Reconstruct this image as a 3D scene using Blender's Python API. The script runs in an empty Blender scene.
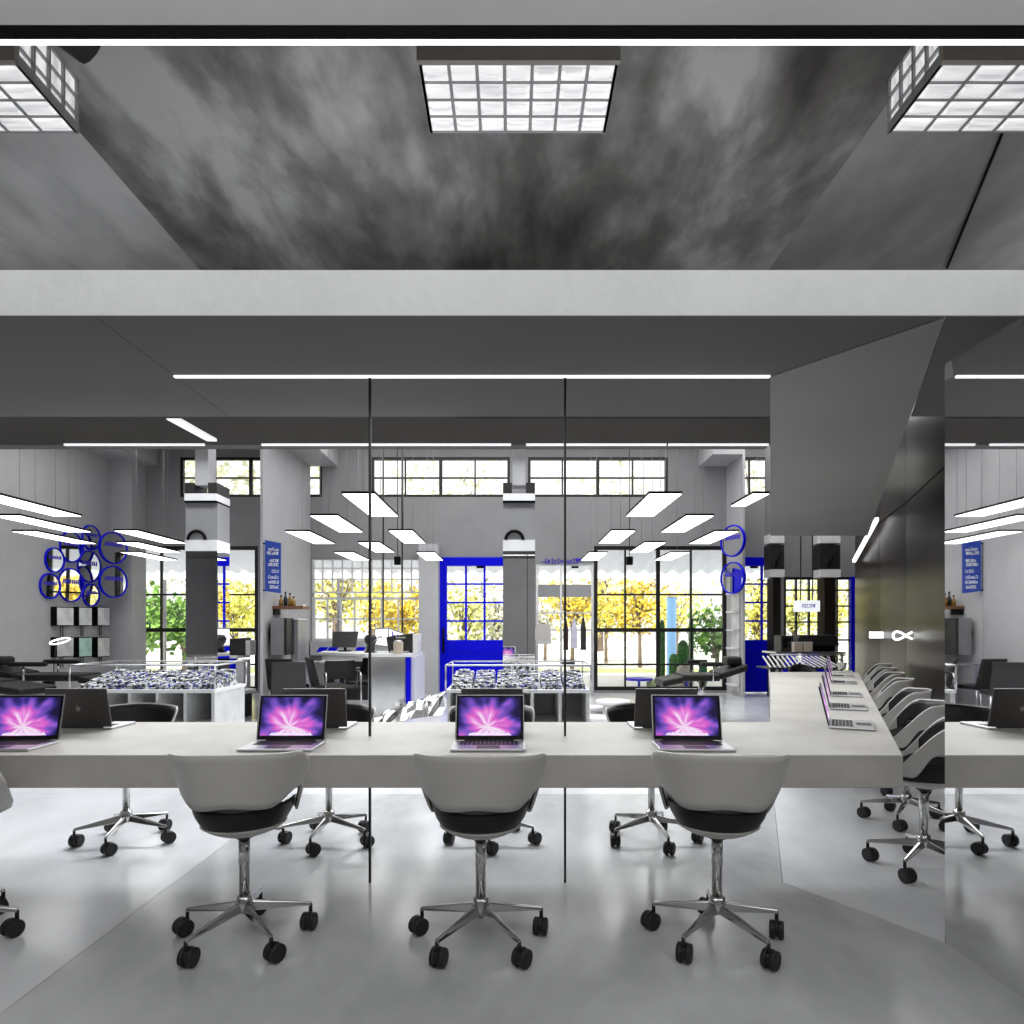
import bpy, bmesh, math, random
from mathutils import Vector, Matrix
random.seed(7)
PI = math.pi
F, CX, CY, EYE = 662.0, 512.0, 628.0, 1.305
COL = bpy.context.scene.collection
SC = bpy.context.scene

def P(px, py, Z):
    return Vector(((px - CX) * Z / F, Z, EYE - (py - CY) * Z / F))
def PX(px, Z): return (px - CX) * Z / F
def PZ(py, Z): return EYE - (py - CY) * Z / F

# ------------------------------------------------------------------ materials
def base_mat(name):
    m = bpy.data.materials.new(name); m.use_nodes = True
    nt = m.node_tree
    return m, nt, nt.nodes['Principled BSDF']

def mk(name, col, rough=0.5, metal=0.0, var=0.06, scale=6.0, bump=0.0, spec=0.5, coords='Object', detail=4.0):
    m, nt, b = base_mat(name)
    tc = nt.nodes.new('ShaderNodeTexCoord')
    nz = nt.nodes.new('ShaderNodeTexNoise'); nz.inputs['Scale'].default_value = scale; nz.inputs['Detail'].default_value = detail
    nt.links.new(tc.outputs[coords], nz.inputs['Vector'])
    rp = nt.nodes.new('ShaderNodeValToRGB')
    lo = [max(0, c * (1 - var * 2)) for c in col]; hi = [min(1, c * (1 + var * 2)) for c in col]
    rp.color_ramp.elements[0].position = 0.3; rp.color_ramp.elements[1].position = 0.7
    rp.color_ramp.elements[0].color = (*lo, 1); rp.color_ramp.elements[1].color = (*hi, 1)
    nt.links.new(nz.outputs['Fac'], rp.inputs['Fac'])
    nt.links.new(rp.outputs['Color'], b.inputs['Base Color'])
    b.inputs['Roughness'].default_value = rough
    b.inputs['Metallic'].default_value = metal
    b.inputs['Specular IOR Level'].default_value = spec
    if bump:
        bp = nt.nodes.new('ShaderNodeBump'); bp.inputs['Strength'].default_value = bump; bp.inputs['Distance'].default_value = 0.01
        nt.links.new(nz.outputs['Fac'], bp.inputs['Height']); nt.links.new(bp.outputs['Normal'], b.inputs['Normal'])
    return m

def glow(name, col, strength):
    m, nt, b = base_mat(name)
    tc = nt.nodes.new('ShaderNodeTexCoord'); nz = nt.nodes.new('ShaderNodeTexNoise'); nz.inputs['Scale'].default_value = 3
    nt.links.new(tc.outputs['Object'], nz.inputs['Vector'])
    rp = nt.nodes.new('ShaderNodeValToRGB')
    rp.color_ramp.elements[0].color = (*[c * .94 for c in col], 1); rp.color_ramp.elements[1].color = (*col, 1)
    nt.links.new(nz.outputs['Fac'], rp.inputs['Fac'])
    nt.links.new(rp.outputs['Color'], b.inputs['Emission Color'])
    b.inputs['Base Color'].default_value = (*[c * .8 for c in col], 1)
    b.inputs['Emission Strength'].default_value = strength
    return m

def concrete(name, stops, scale=0.9, rough=0.8, fine=6.0, spec=.3, bump=0.05, stretch=(1, 1, 1), distort=0.0):
    """blotchy cement: two layers of noise through one ramp"""
    m, nt, b = base_mat(name)
    tc = nt.nodes.new('ShaderNodeTexCoord')
    mp = nt.nodes.new('ShaderNodeMapping'); mp.inputs['Scale'].default_value = stretch
    nt.links.new(tc.outputs['Object'], mp.inputs['Vector'])
    n1 = nt.nodes.new('ShaderNodeTexNoise'); n1.inputs['Scale'].default_value = scale; n1.inputs['Detail'].default_value = 7; n1.inputs['Roughness'].default_value = .58
    n1.inputs['Distortion'].default_value = distort
    n2 = nt.nodes.new('ShaderNodeTexNoise'); n2.inputs['Scale'].default_value = fine; n2.inputs['Detail'].default_value = 5
    for n in (n1, n2): nt.links.new(mp.outputs['Vector'], n.inputs['Vector'])
    mx = nt.nodes.new('ShaderNodeMath'); mx.operation = 'MULTIPLY_ADD'; mx.inputs[1].default_value = .22
    nt.links.new(n2.outputs['Fac'], mx.inputs[0])
    m2 = nt.nodes.new('ShaderNodeMath'); m2.operation = 'MULTIPLY'; m2.inputs[1].default_value = .8
    nt.links.new(n1.outputs['Fac'], m2.inputs[0]); nt.links.new(m2.outputs[0], mx.inputs[2])
    rp = nt.nodes.new('ShaderNodeValToRGB')
    cr = rp.color_ramp
    while len(cr.elements) < len(stops): cr.elements.new(.5)
    for e, (p, c) in zip(cr.elements, stops):
        e.position = p; e.color = (c[0], c[1], c[2], 1)
    nt.links.new(mx.outputs[0], rp.inputs['Fac']); nt.links.new(rp.outputs['Color'], b.inputs['Base Color'])
    b.inputs['Roughness'].default_value = rough; b.inputs['Specular IOR Level'].default_value = spec
    if bump:
        bp = nt.nodes.new('ShaderNodeBump'); bp.inputs['Strength'].default_value = bump; bp.inputs['Distance'].default_value = .02
        nt.links.new(n2.outputs['Fac'], bp.inputs['Height']); nt.links.new(bp.outputs['Normal'], b.inputs['Normal'])
    return m

def pane_mat(name, tint=(1, 1, 1), gloss=.06):
    m = bpy.data.materials.new(name); m.use_nodes = True; nt = m.node_tree; nt.nodes.clear()
    o = nt.nodes.new('ShaderNodeOutputMaterial'); t = nt.nodes.new('ShaderNodeBsdfTransparent'); g = nt.nodes.new('ShaderNodeBsdfGlossy')
    t.inputs['Color'].default_value = (*tint, 1); g.inputs['Roughness'].default_value = .03
    mx = nt.nodes.new('ShaderNodeMixShader'); mx.inputs[0].default_value = gloss
    nt.links.new(t.outputs[0], mx.inputs[1]); nt.links.new(g.outputs[0], mx.inputs[2]); nt.links.new(mx.outputs[0], o.inputs['Surface'])
    return m

def speckle(name, cols, scale=40, rough=.4):
    """printed sheets: voronoi cells in a handful of colours"""
    m, nt, b = base_mat(name)
    tc = nt.nodes.new('ShaderNodeTexCoord'); vo = nt.nodes.new('ShaderNodeTexVoronoi'); vo.inputs['Scale'].default_value = scale
    nt.links.new(tc.outputs['Object'], vo.inputs['Vector'])
    sp = nt.nodes.new('ShaderNodeSeparateColor'); nt.links.new(vo.outputs['Color'], sp.inputs['Color'])
    rp = nt.nodes.new('ShaderNodeValToRGB'); cr = rp.color_ramp; cr.interpolation = 'CONSTANT'
    while len(cr.elements) < len(cols): cr.elements.new(.5)
    for i, (e, c) in enumerate(zip(cr.elements, cols)): e.position = i / len(cols); e.color = (*c, 1)
    nt.links.new(sp.outputs[0], rp.inputs['Fac']); nt.links.new(rp.outputs['Color'], b.inputs['Base Color'])
    b.inputs['Roughness'].default_value = rough
    return m

def aurora(name):
    m, nt, b = base_mat(name)
    N = nt.nodes.new; L = nt.links.new
    tc = N('ShaderNodeTexCoord'); se = N('ShaderNodeSeparateXYZ'); L(tc.outputs['Generated'], se.inputs[0])
    def math_(op, a, c=None, v=None):
        n = N('ShaderNodeMath'); n.operation = op
        L(a, n.inputs[0]) if not isinstance(a, float) else setattr(n.inputs[0], 'default_value', a)
        if c is not None:
            L(c, n.inputs[1]) if not isinstance(c, float) else setattr(n.inputs[1], 'default_value', c)
        return n.outputs[0]
    dx = math_('SUBTRACT', se.outputs['X'], .47); dz = math_('SUBTRACT', se.outputs['Z'], .24)
    dxa = math_('MULTIPLY', dx, 1.5)
    ang = math_('ARCTAN2', dz, dxa)
    r2 = math_('SQRT', math_('ADD', math_('MULTIPLY', dxa, dxa), math_('MULTIPLY', dz, dz)))
    cx = N('ShaderNodeCombineXYZ'); L(math_('MULTIPLY', ang, 1.7), cx.inputs[0]); L(math_('MULTIPLY', r2, 1.3), cx.inputs[1])
    nz = N('ShaderNodeTexNoise'); nz.inputs['Scale'].default_value = 1.45; nz.inputs['Detail'].default_value = .8; L(cx.outputs[0], nz.inputs['Vector'])
    n2 = N('ShaderNodeTexNoise'); n2.inputs['Scale'].default_value = 2.2; n2.inputs['Detail'].default_value = 1; L(tc.outputs['Generated'], n2.inputs['Vector'])
    # brightness falls off from the burst, streaked by angle
    fall = math_('SUBTRACT', 1.18, math_('MULTIPLY', r2, 1.35))
    streak = math_('MULTIPLY', math_('SUBTRACT', nz.outputs['Fac'], .42), 1.5)
    v = math_('ADD', math_('MULTIPLY', fall, .74), math_('MULTIPLY', streak, .80))
    v = math_('ADD', v, math_('MULTIPLY', math_('SUBTRACT', n2.outputs['Fac'], .5), .35))
    rp = N('ShaderNodeValToRGB'); cr = rp.color_ramp
    st = [(0.0, (.010, .006, .045)), (.2, (.05, .03, .26)), (.38, (.24, .10, .62)), (.55, (.72, .12, .62)), (.72, (.88, .30, .80)), (.9, (.96, .80, .97))]
    while len(cr.elements) < len(st): cr.elements.new(.5)
    for e, (p, c) in zip(cr.elements, st): e.position = p; e.color = (*c, 1)
    L(v, rp.inputs['Fac']); L(rp.outputs['Color'], b.inputs['Emission Color'])
    b.inputs['Base Color'].default_value = (.01, .01, .01, 1); b.inputs['Roughness'].default_value = .15
    b.inputs['Emission Strength'].default_value = .92
    return m

M = {}
M['wall'] = concrete('plaster_grey', [(.25, (.235, .235, .24)), (.5, (.27, .27, .275)), (.75, (.305, .305, .31))], .5, .85, 4)
M['wall_light'] = concrete('plaster_light', [(.25, (.38, .38, .39)), (.5, (.44, .44, .45)), (.75, (.50, .50, .505))], .5, .8, 4)
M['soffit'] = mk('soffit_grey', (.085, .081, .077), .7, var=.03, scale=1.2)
M['soffit_lit'] = mk('soffit_lit_grey', (.20, .196, .19), .6, var=.03, scale=1.2)  # paler copy of the soffit grey; mirror shading put into the colour
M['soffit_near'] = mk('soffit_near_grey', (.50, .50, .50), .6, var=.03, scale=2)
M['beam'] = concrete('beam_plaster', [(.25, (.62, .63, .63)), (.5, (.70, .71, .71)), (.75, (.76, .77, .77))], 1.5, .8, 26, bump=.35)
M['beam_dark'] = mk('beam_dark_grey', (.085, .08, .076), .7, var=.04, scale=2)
M['ceil_dark'] = concrete('stained_cement', [(.36, (.045, .042, .040)), (.47, (.12, .116, .11)), (.54, (.21, .21, .205)), (.63, (.42, .42, .415))], 1.15, .75, 5, distort=.2, stretch=(1, .42, 1))
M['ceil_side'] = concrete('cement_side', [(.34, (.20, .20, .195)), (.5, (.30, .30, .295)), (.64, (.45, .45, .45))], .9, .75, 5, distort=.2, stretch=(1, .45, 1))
M['ceil_room'] = mk('room_ceiling_grey', (.40, .40, .41), .8, var=.03, scale=.6)
M['floor_lit'] = concrete('polished_concrete_lit', [(.34, (.55, .56, .58)), (.48, (.70, .715, .735)), (.64, (.84, .855, .875))], .8, .18, 3.5, spec=.5, bump=0, stretch=(1, .55, 1), distort=.3)  # paler copy of the floor; brighter mirrored zones put into the colour
M['floor'] = concrete('polished_concrete', [(.34, (.36, .365, .37)), (.46, (.50, .51, .515)), (.56, (.62, .63, .64)), (.66, (.76, .77, .785))], .8, .17, 3.5, spec=.5, bump=0, stretch=(1, .55, 1), distort=.3)
M['counter'] = concrete('counter_solid_surface', [(.30, (.43, .412, .375)), (.5, (.50, .482, .44)), (.70, (.57, .552, .512))], 2.2, .5, 9, bump=.02)
M['black'] = mk('black_trim', (.003, .003, .003), .6, spec=.1)
M['blackmat'] = mk('black_rubber', (.012, .012, .013), .55)
M['strip'] = glow('light_strip_glow', (1, 1, 1), 2.0)
M['strip_soft'] = glow('light_strip_soft', (.95, .97, 1), .72)
M['lamp'] = glow('led_panel_glow', (1, 1, 1), 4.5)
M['shell'] = mk('chair_shell_grey', (.53, .512, .485), .42, var=.01, scale=3)
M['uphol'] = mk('black_leather', (.013, .011, .010), .42, var=.1, scale=60, bump=.08, spec=.3)
M['chrome'] = mk('chrome', (.62, .62, .61), .10, 1.0, var=.02)
M['steel'] = mk('brushed_steel', (.55, .55, .56), .28, 1.0, var=.05, scale=20)
M['alu'] = mk('laptop_aluminium', (.60, .60, .61), .34, .9, var=.01)
M['lid'] = mk('laptop_lid_shade', (.075, .068, .066), .38, .55, var=.01)
M['keys'] = mk('black_keys', (.02, .02, .022), .5)
M['bezel'] = mk('glossy_black_bezel', (.006, .006, .007), .08)
M['screen'] = aurora('aurora_screen')
M['dock'] = glow('dock_icons', (.85, .8, .95), .8)
M['emblem'] = mk('pale_emblem', (.22, .215, .21), .3, .2)
M['blue'] = mk('cobalt_blue_paint', (.0, .001, .66), .4, var=.02, scale=2, spec=.15)
M['bluesign'] = mk('sign_blue', (.01, .05, .36), .4, var=.03)
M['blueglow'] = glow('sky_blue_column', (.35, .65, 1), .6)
M['bluetext'] = mk('blue_lettering', (.03, .02, .55), .4)
M['white'] = mk('white_lacquer', (.80, .80, .80), .35, var=.02)
M['whitetext'] = mk('white_lettering', (.85, .87, .9), .5)
M['frame'] = mk('black_steel_frame', (.010, .010, .010), .4, .3)
M['framew'] = mk('white_frame', (.62, .62, .62), .5)
M['pane'] = pane_mat('window_glass')
M['cglass'] = pane_mat('display_glass', (.96, .98, .98), .10)
M['bronze'] = mk('bronze_sheet', (.019, .014, .012), .28, .0, var=.16, scale=.8, spec=.10)
M['mirror'] = mk('mirror_glass', (.86, .86, .86), .015, 1.0, var=.004)
M['silver'] = mk('polished_silver', (.72, .72, .72), .12, 1.0, var=.03)
M['greymetal'] = mk('grey_appliance', (.30, .30, .31), .4, .3, var=.03)
M['darkgrey'] = mk('dark_grey_plastic', (.016, .0155, .0155), .45)
M['brown'] = mk('skylight_timber', (.26, .235, .205), .6, var=.05)
M['block'] = None
M['wood'] = mk('walnut_shelf', (.20, .09, .045), .5, var=.15, scale=14)
M['amber'] = mk('amber_bottle', (.30, .17, .03), .15)
M['beige'] = mk('beige_box', (.52, .45, .36), .7)
M['cactus'] = mk('cactus_green', (.045, .16, .03), .7, var=.3, scale=9)
M['rock'] = mk('sand_rock', (.50, .46, .36), .9, var=.2, scale=5)
M['trunk'] = mk('tree_bark', (.20, .15, .11), .9, var=.2, scale=8)
M['ground'] = mk('pale_ground', (.80, .79, .74), .9, var=.05, scale=.5)
M['path_green'] = mk('lawn_strip', (.38, .46, .18), .9, var=.2, scale=3)
M['tote'] = mk('tote_canvas', (.50, .48, .46), .9, var=.04)
M['maroon'] = mk('dark_maroon_cloth', (.05, .02, .022), .9)
M['lavender'] = mk('pale_lavender_cloth', (.55, .54, .66), .9)
M['sheets'] = speckle('printed_sheets', [(.45, .46, .45), (.02, .02, .03), (.62, .64, .62), (.06, .07, .38), (.30, .31, .32), (.03, .03, .04), (.66, .66, .66), (.16, .18, .16), (.04, .04, .05)], 38)
M['zebra'] = None
for nm, c in (('leaf_yellow', (.90, .72, .14)), ('leaf_orange', (.90, .52, .06)), ('leaf_lime', (.72, .78, .22)), ('leaf_green', (.20, .38, .07)), ('leaf_pale', (.80, .86, .52))):
    M[nm] = mk(nm, c, .8, var=.3, scale=1.6)

# ------------------------------------------------------------------ mesh builder
class MB:
    def __init__(s): s.v = []; s.f = []; s.sm = []
    def add(s, vs, fs, smooth=False):
        k = len(s.v); s.v += [tuple(v) for v in vs]
        for f in fs: s.f.append(tuple(i + k for i in f)); s.sm.append(smooth)
        return s
    def box(s, x0, x1, y0, y1, z0, z1):
        vs = [(x0, y0, z0), (x1, y0, z0), (x1, y1, z0), (x0, y1, z0), (x0, y0, z1), (x1, y0, z1), (x1, y1, z1), (x0, y1, z1)]
        return s.add(vs, [(0, 3, 2, 1), (4, 5, 6, 7), (0, 1, 5, 4), (1, 2, 6, 5), (2, 3, 7, 6), (3, 0, 4, 7)])
    def prism(s, pts, z0, z1):
        n = len(pts)
        vs = [(x, y, z0) for x, y in pts] + [(x, y, z1) for x, y in pts]
        return s.add(vs, [tuple(range(n - 1, -1, -1)), tuple(range(n, 2 * n))] + [(i, (i + 1) % n, n + (i + 1) % n, n + i) for i in range(n)])
    def hexa(s, c8):
        return s.add(c8, [(0, 3, 2, 1), (4, 5, 6, 7), (0, 1, 5, 4), (1, 2, 6, 5), (2, 3, 7, 6), (3, 0, 4, 7)])
    def tube(s, pts, r, n=8, caps=True):
        pts = [Vector(p) for p in pts]; rs = r if isinstance(r, (list, tuple)) else [r] * len(pts)
        rings = []
        up = None
        for i, p in enumerate(pts):
            t = (pts[min(i + 1, len(pts) - 1)] - pts[max(i - 1, 0)]).normalized()
            if up is None:
                a = Vector((0, 0, 1)) if abs(t.z) < .9 else Vector((1, 0, 0))
                up = (a - t * a.dot(t)).normalized()
            else:
                up = (up - t * up.dot(t)).normalized()
            w = t.cross(up)
            rings.append([p + (up * math.cos(2 * PI * k / n) + w * math.sin(2 * PI * k / n)) * rs[i] for k in range(n)])
        vs = [v for ring in rings for v in ring]; fs = []
        for i in range(len(rings) - 1):
            for k in range(n):
                a = i * n + k; b_ = i * n + (k + 1) % n
                fs.append((a, b_, b_ + n, a + n))
        s.add(vs, fs, True)
        if caps:
            s.add(rings[0], [tuple(range(n - 1, -1, -1))]); s.add(rings[-1], [tuple(range(n))])
        return s
    def bar(s, a, b, w, h):
        """rectangular bar from a to b, w wide and h tall"""
        a, b = Vector(a), Vector(b); t = (b - a).normalized()
        up = Vector((0, 0, 1)) if abs(t.z) < .95 else Vector((0, 1, 0))
        sd = t.cross(up).normalized(); u = sd.cross(t).normalized()
        c = []
        for q in (a, b):
            c += [q - sd * w / 2 - u * h / 2, q + sd * w / 2 - u * h / 2, q + sd * w / 2 + u * h / 2, q - sd * w / 2 + u * h / 2]
        return s.add(c, [(3, 2, 1, 0), (4, 5, 6, 7), (0, 1, 5, 4), (1, 2, 6, 5), (2, 3, 7, 6), (3, 0, 4, 7)])
    def lathe(s, prof, c=(0, 0, 0), n=20, smooth=True):
        vs = []; fs = []
        for r, z in prof:
            for k in range(n):
                a = 2 * PI * k / n; vs.append((c[0] + r * math.cos(a), c[1] + r * math.sin(a), c[2] + z))
        for i in range(len(prof) - 1):
            for k in range(n):
                a = i * n + k; b_ = i * n + (k + 1) % n
                fs.append((a, b_, b_ + n, a + n))
        s.add(vs, fs, smooth)
        m = len(prof)
        if prof[0][0] > 1e-4: s.add(vs[:n], [tuple(range(n - 1, -1, -1))])
        if prof[-1][0] > 1e-4: s.add(vs[(m - 1) * n:], [tuple(range(n))])
        return s
    def disc(s, c, nrm, r, th, n=24):
        c = Vector(c); nrm = Vector(nrm).normalized()
        return s.tube([c - nrm * th / 2, c + nrm * th / 2], r, n)
    def grid(s, fn, nu, nv, smooth=True):
        vs = [fn(i / nu, j / nv) for j in range(nv + 1) for i in range(nu + 1)]
        fs = [(j * (nu + 1) + i, j * (nu + 1) + i + 1, (j + 1) * (nu + 1) + i + 1, (j + 1) * (nu + 1) + i) for j in range(nv) for i in range(nu)]
        return s.add(vs, fs, smooth)
    def ball(s, c, r, n=10, m=7, jit=0.0):
        rx, ry, rz = r if isinstance(r, (tuple, list)) else (r, r, r)
        vs = []; 
        for j in range(m + 1):
            t = PI * j / m
            for k in range(n):
                a = 2 * PI * k / n; q = 1 + random.uniform(-jit, jit)
                vs.append((c[0] + rx * q * math.sin(t) * math.cos(a), c[1] + ry * q * math.sin(t) * math.sin(a), c[2] + rz * q * math.cos(t)))
        fs = [(j * n + k, (j + 1) * n + k, (j + 1) * n + (k + 1) % n, j * n + (k + 1) % n) for j in range(m) for k in range(n)]
        return s.add(vs, fs, True)
    def build(s, name, mat, parent=None, bevel=0.0, solid=0.0, sub=0, offset=0.0):
        me = bpy.data.meshes.new(name); me.from_pydata(s.v, [], s.f); me.update()
        bm = bmesh.new(); bm.from_mesh(me); bmesh.ops.remove_doubles(bm, verts=bm.verts, dist=1e-6)
        bmesh.ops.recalc_face_normals(bm, faces=bm.faces)
        bm.to_mesh(me); bm.free()
        if len(me.polygons) == len(s.sm):
            me.polygons.foreach_set('use_smooth', s.sm)
        o = bpy.data.objects.new(name, me); COL.objects.link(o)
        me.materials.append(mat)
        if parent is not None: o.parent = parent
        if solid:
            md = o.modifiers.new('thick', 'SOLIDIFY'); md.thickness = solid; md.offset = offset
        if bevel:
            md = o.modifiers.new('soft', 'BEVEL'); md.width = bevel; md.segments = 2; md.limit_method = 'ANGLE'
        if sub:
            md = o.modifiers.new('sub', 'SUBSURF'); md.levels = sub; md.render_levels = sub
        return o

def tag(o, label=None, cat=None, group=None, kind=None):
    if label: o['label'] = label
    if cat: o['category'] = cat
    if group: o['group'] = group
    if kind: o['kind'] = kind
    return o
def thing(name, label, cat, loc=(0, 0, 0), rz=0.0, group=None):
    o = bpy.data.objects.new(name, None); COL.objects.link(o); o.location = loc; o.rotation_euler = (0, 0, rz)
    o.empty_display_size = .1
    return tag(o, label, cat, group)
def struct(o): o['kind'] = 'structure'; return o
KIDS = {}
def dup(root, loc, rz, label, group=None, mirror=False):
    def rec(o, par):
        c = o.copy(); COL.objects.link(c)
        c.parent = par
        for ch in list(o.children): rec(ch, c)
        return c
    r = rec(root, None); r.location = loc; r.rotation_euler = (0, 0, rz)
    r['label'] = label
    if group: r['group'] = group
    return r
def sub(b, name, mat, parent, label=None, **k):
    o = b.build(name, mat, parent, **k)
    if label: o['label'] = label
    return o
# reflection of a place in the slanting line through the counter corner (the counter wing is its mirror image, built as geometry)
B0 = Vector((1.707, 2.89)); BD = Vector((math.cos(math.radians(-58)), math.sin(math.radians(-58))))
def RB(x, y):
    v = Vector((x, y)) - B0; w = BD * (2 * v.dot(BD)) - v
    return B0.x + w.x, B0.y + w.y
XE = -1.73  # left mirror plane; copies across it are mirror images built as geometry
WROT = math.radians(64)
WD = Vector((.438, .899))
# ------------------------------------------------------------------ setting
BW = 13.3
struct(MB().prism([(XE, -2.2), (2.30, -2.2), (2.30, 1.94), (1.388, 3.4), (2.05, 5.2), (XE, 5.2)], -.12, 0).build('floor', M['floor']))
struct(MB().box(-9.5, XE - .003, -2.2, 5.2, -.12, 0).build('floor_left', M['floor_lit']))
struct(MB().prism([(2.303, -2.2), (9.6, -2.2), (9.6, 5.2), (2.053, 5.2), (1.391, 3.4), (2.303, 1.94)], -.12, 0).build('floor_right', M['floor_lit']))
struct(MB().box(-9.5, 9.6, 5.203, BW + .15, -.12, 0).build('floor_room', M['floor_lit']))
# floor tone steps at the mirror bases: reflected shading put into the colour
def wall_holes(name, x0, x1, z0, z1, holes, Y, mat, th=.18):
    xs = sorted({x0, x1, *[h[0] for h in holes], *[h[1] for h in holes]}); zs = sorted({z0, z1, *[h[2] for h in holes], *[h[3] for h in holes]})
    b = MB()
    for i in range(len(xs) - 1):
        run = None
        for j in range(len(zs) - 1):
            cx, cz = (xs[i] + xs[i + 1]) / 2, (zs[j] + zs[j + 1]) / 2
            if any(h[0] < cx < h[1] and h[2] < cz < h[3] for h in holes):
                if run is not None: b.box(xs[i], xs[i + 1], Y, Y + th, run, zs[j]); run = None
            elif run is None: run = zs[j]
        if run is not None: b.box(xs[i], xs[i + 1], Y, Y + th, run, zs[-1])
    return struct(b.build(name, mat))
def BX(px): return PX(px, BW)
def BZ(py): return PZ(py, BW)
H_HIGH = [(BX(180), BX(322), BZ(497), BZ(457)), (BX(371), BX(510), BZ(497), BZ(457)), (BX(528), BX(668), BZ(497), BZ(457)), (BX(742), BX(860), BZ(497), BZ(457))]
H_CAFE = (BX(312), BX(421), BZ(641), BZ(558.5))
H_DOOR = (BX(440), BX(531), 0.0, BZ(557.5))
H_SHOP = (BX(536), BX(594), .05, BZ(563))
H_STEEL = (BX(594), BX(727), .05, BZ(546))
H_STEELE = (BX(125), BX(258), .05, BZ(546))
H_BDOOR = (BX(742), BX(773), 0.0, BZ(557.5))
H_WING = (BX(784), BX(853), .05, BZ(577))
wall_holes('wall_back', -9.5, 9.6, 0, 5.2, H_HIGH + [H_CAFE, H_DOOR, H_SHOP, H_STEEL, H_STEELE, H_BDOOR, H_WING], BW, M['wall'])
struct(MB().box(-7.95, -7.77, -2.2, BW, 0, 5.2).build('wall_left', M['wall_light']))
struct(MB().box(9.45, 9.6, -2.2, BW, 0, 5.2).build('wall_right', M['wall']))
struct(MB().box(-9.5, 9.6, -2.35, -2.2, 0, 5.2).build('wall_front', M['wall_light']))
struct(MB().prism([(-4.05, 10.755), (-3.30, 8.77), (-3.33, 8.76), (-4.09, 10.755)], 0, 5.2).build('wall_cafe_return', M['wall_light']))
struct(MB().box(-4.09, -4.05, 10.76, BW, 0, 5.2).build('wall_cafe_side', M['wall_light']))
struct(MB().box(4.31, 4.35, 12.36, BW, 0, 5.2).build('wall_shop_side', M['wall_light']))
struct(MB().box(-9.5, 9.6, -2.35, BW + .15, 5.2, 5.35).build('ceiling', M['ceil_room']))
# edge beams of the room ceiling against both side walls
struct(MB().box(-7.77, -7.1, 5.1, BW, 4.55, 5.2).build('beam_left', M['wall_light']))
struct(MB().box(-4.05, -3.5, 10.76, BW, 4.55, 5.2).build('beam_cafe', M['wall_light']))
struct(MB().box(3.75, 4.31, 12.36, BW, 4.55, 5.2).build('beam_shop', M['wall_light']))
struct(MB().box(-7.77, -7.35, BW - .5, BW, 0, 4.55).build('pillar_left', M['wall_light']))
struct(MB().box(BX(728), BX(740), BW - .25, BW, 0, 4.55).build('pillar_shop', M['wall_light']))
struct(MB().box(BX(421), BX(440), BW - .35, BW, 0, BZ(546)).build('pillar_door', M['wall_light']))
# the folded ceiling over the counter
struct(MB().box(-9.5, 9.6, -2.2, 2.30, 3.40, 3.46).build('ceiling_near', M['soffit_near']))
struct(MB().box(-9.5, 9.6, 2.302, 2.356, 3.40, 3.50).build('trim_1', M['black']))
struct(MB().box(-2.35, 1.93, 2.4, 5.0, 4.0, 4.05).build('ceiling_centre', M['ceil_dark']))
struct(MB().box(-9.5, -2.35, 2.4, 5.0, 4.0, 4.05).build('ceiling_left', M['ceil_side']))
struct(MB().box(1.93, 9.6, 2.4, 5.0, 4.0, 4.05).build('ceiling_right', M['ceil_side']))
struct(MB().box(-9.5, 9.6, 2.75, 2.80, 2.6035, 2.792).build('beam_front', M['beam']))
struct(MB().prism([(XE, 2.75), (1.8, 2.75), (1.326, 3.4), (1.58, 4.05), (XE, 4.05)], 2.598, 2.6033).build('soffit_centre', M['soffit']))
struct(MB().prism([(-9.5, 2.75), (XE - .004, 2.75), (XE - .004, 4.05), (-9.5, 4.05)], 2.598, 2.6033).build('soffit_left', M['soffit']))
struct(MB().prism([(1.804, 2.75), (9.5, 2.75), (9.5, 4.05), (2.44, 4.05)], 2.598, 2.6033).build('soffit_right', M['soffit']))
struct(MB().prism([(1.8, 2.75), (4.97, 9.25), (3.61, 9.25), (1.326, 3.4)], 2.594, 2.5975).build('soffit_wing', M['soffit_lit']))
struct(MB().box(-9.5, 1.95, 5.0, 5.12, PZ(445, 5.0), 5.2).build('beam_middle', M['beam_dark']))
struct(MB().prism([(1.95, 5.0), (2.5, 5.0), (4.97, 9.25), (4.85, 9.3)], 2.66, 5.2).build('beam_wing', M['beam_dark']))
struct(MB().box(-7.7, 1.55, 4.05, 4.09, 2.60, 2.625).build('trim_2', M['black']))
# bronze sheet wall beside the wing of the counter, in bays
bz = [P(855, 628, 12.0), P(880, 628, 10.2), P(906, 628, 8.6), P(958, 628, 6.2), P(1000, 628, 5.2)]
for i in range(4):
    a, b_ = bz[i], bz[i + 1]; t = (b_ - a).normalized(); n = Vector((-t.y, t.x, 0)); n = n if n.x > 0 else -n
    a2, b2 = a + t * .006, b_ - t * .006
    for nm, z0, z1 in (('wall_bronze', 0, 2.92), ('wall_bronze', 2.94, 5.2)):
        struct(MB().prism([(a2.x, a2.y), (b2.x, b2.y), (b2.x + n.x * .06, b2.y + n.y * .06), (a2.x + n.x * .06, a2.y + n.y * .06)], z0, z1).build(nm, M['bronze']))
# mirror wall on the right, square to the counter
mp = thing('mirror_panel', 'tall frameless mirror panel at the end of the counter, reflecting the room', 'mirror', (1.798, 2.2, 0))
sub(MB().box(0, .006, -.56, .55, 0, 2.40), 'mirror_sheet', M['mirror'], mp)
sub(MB().box(.007, .03, -.56, .55, 0, 2.40), 'backing_board', M['darkgrey'], mp)

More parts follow.
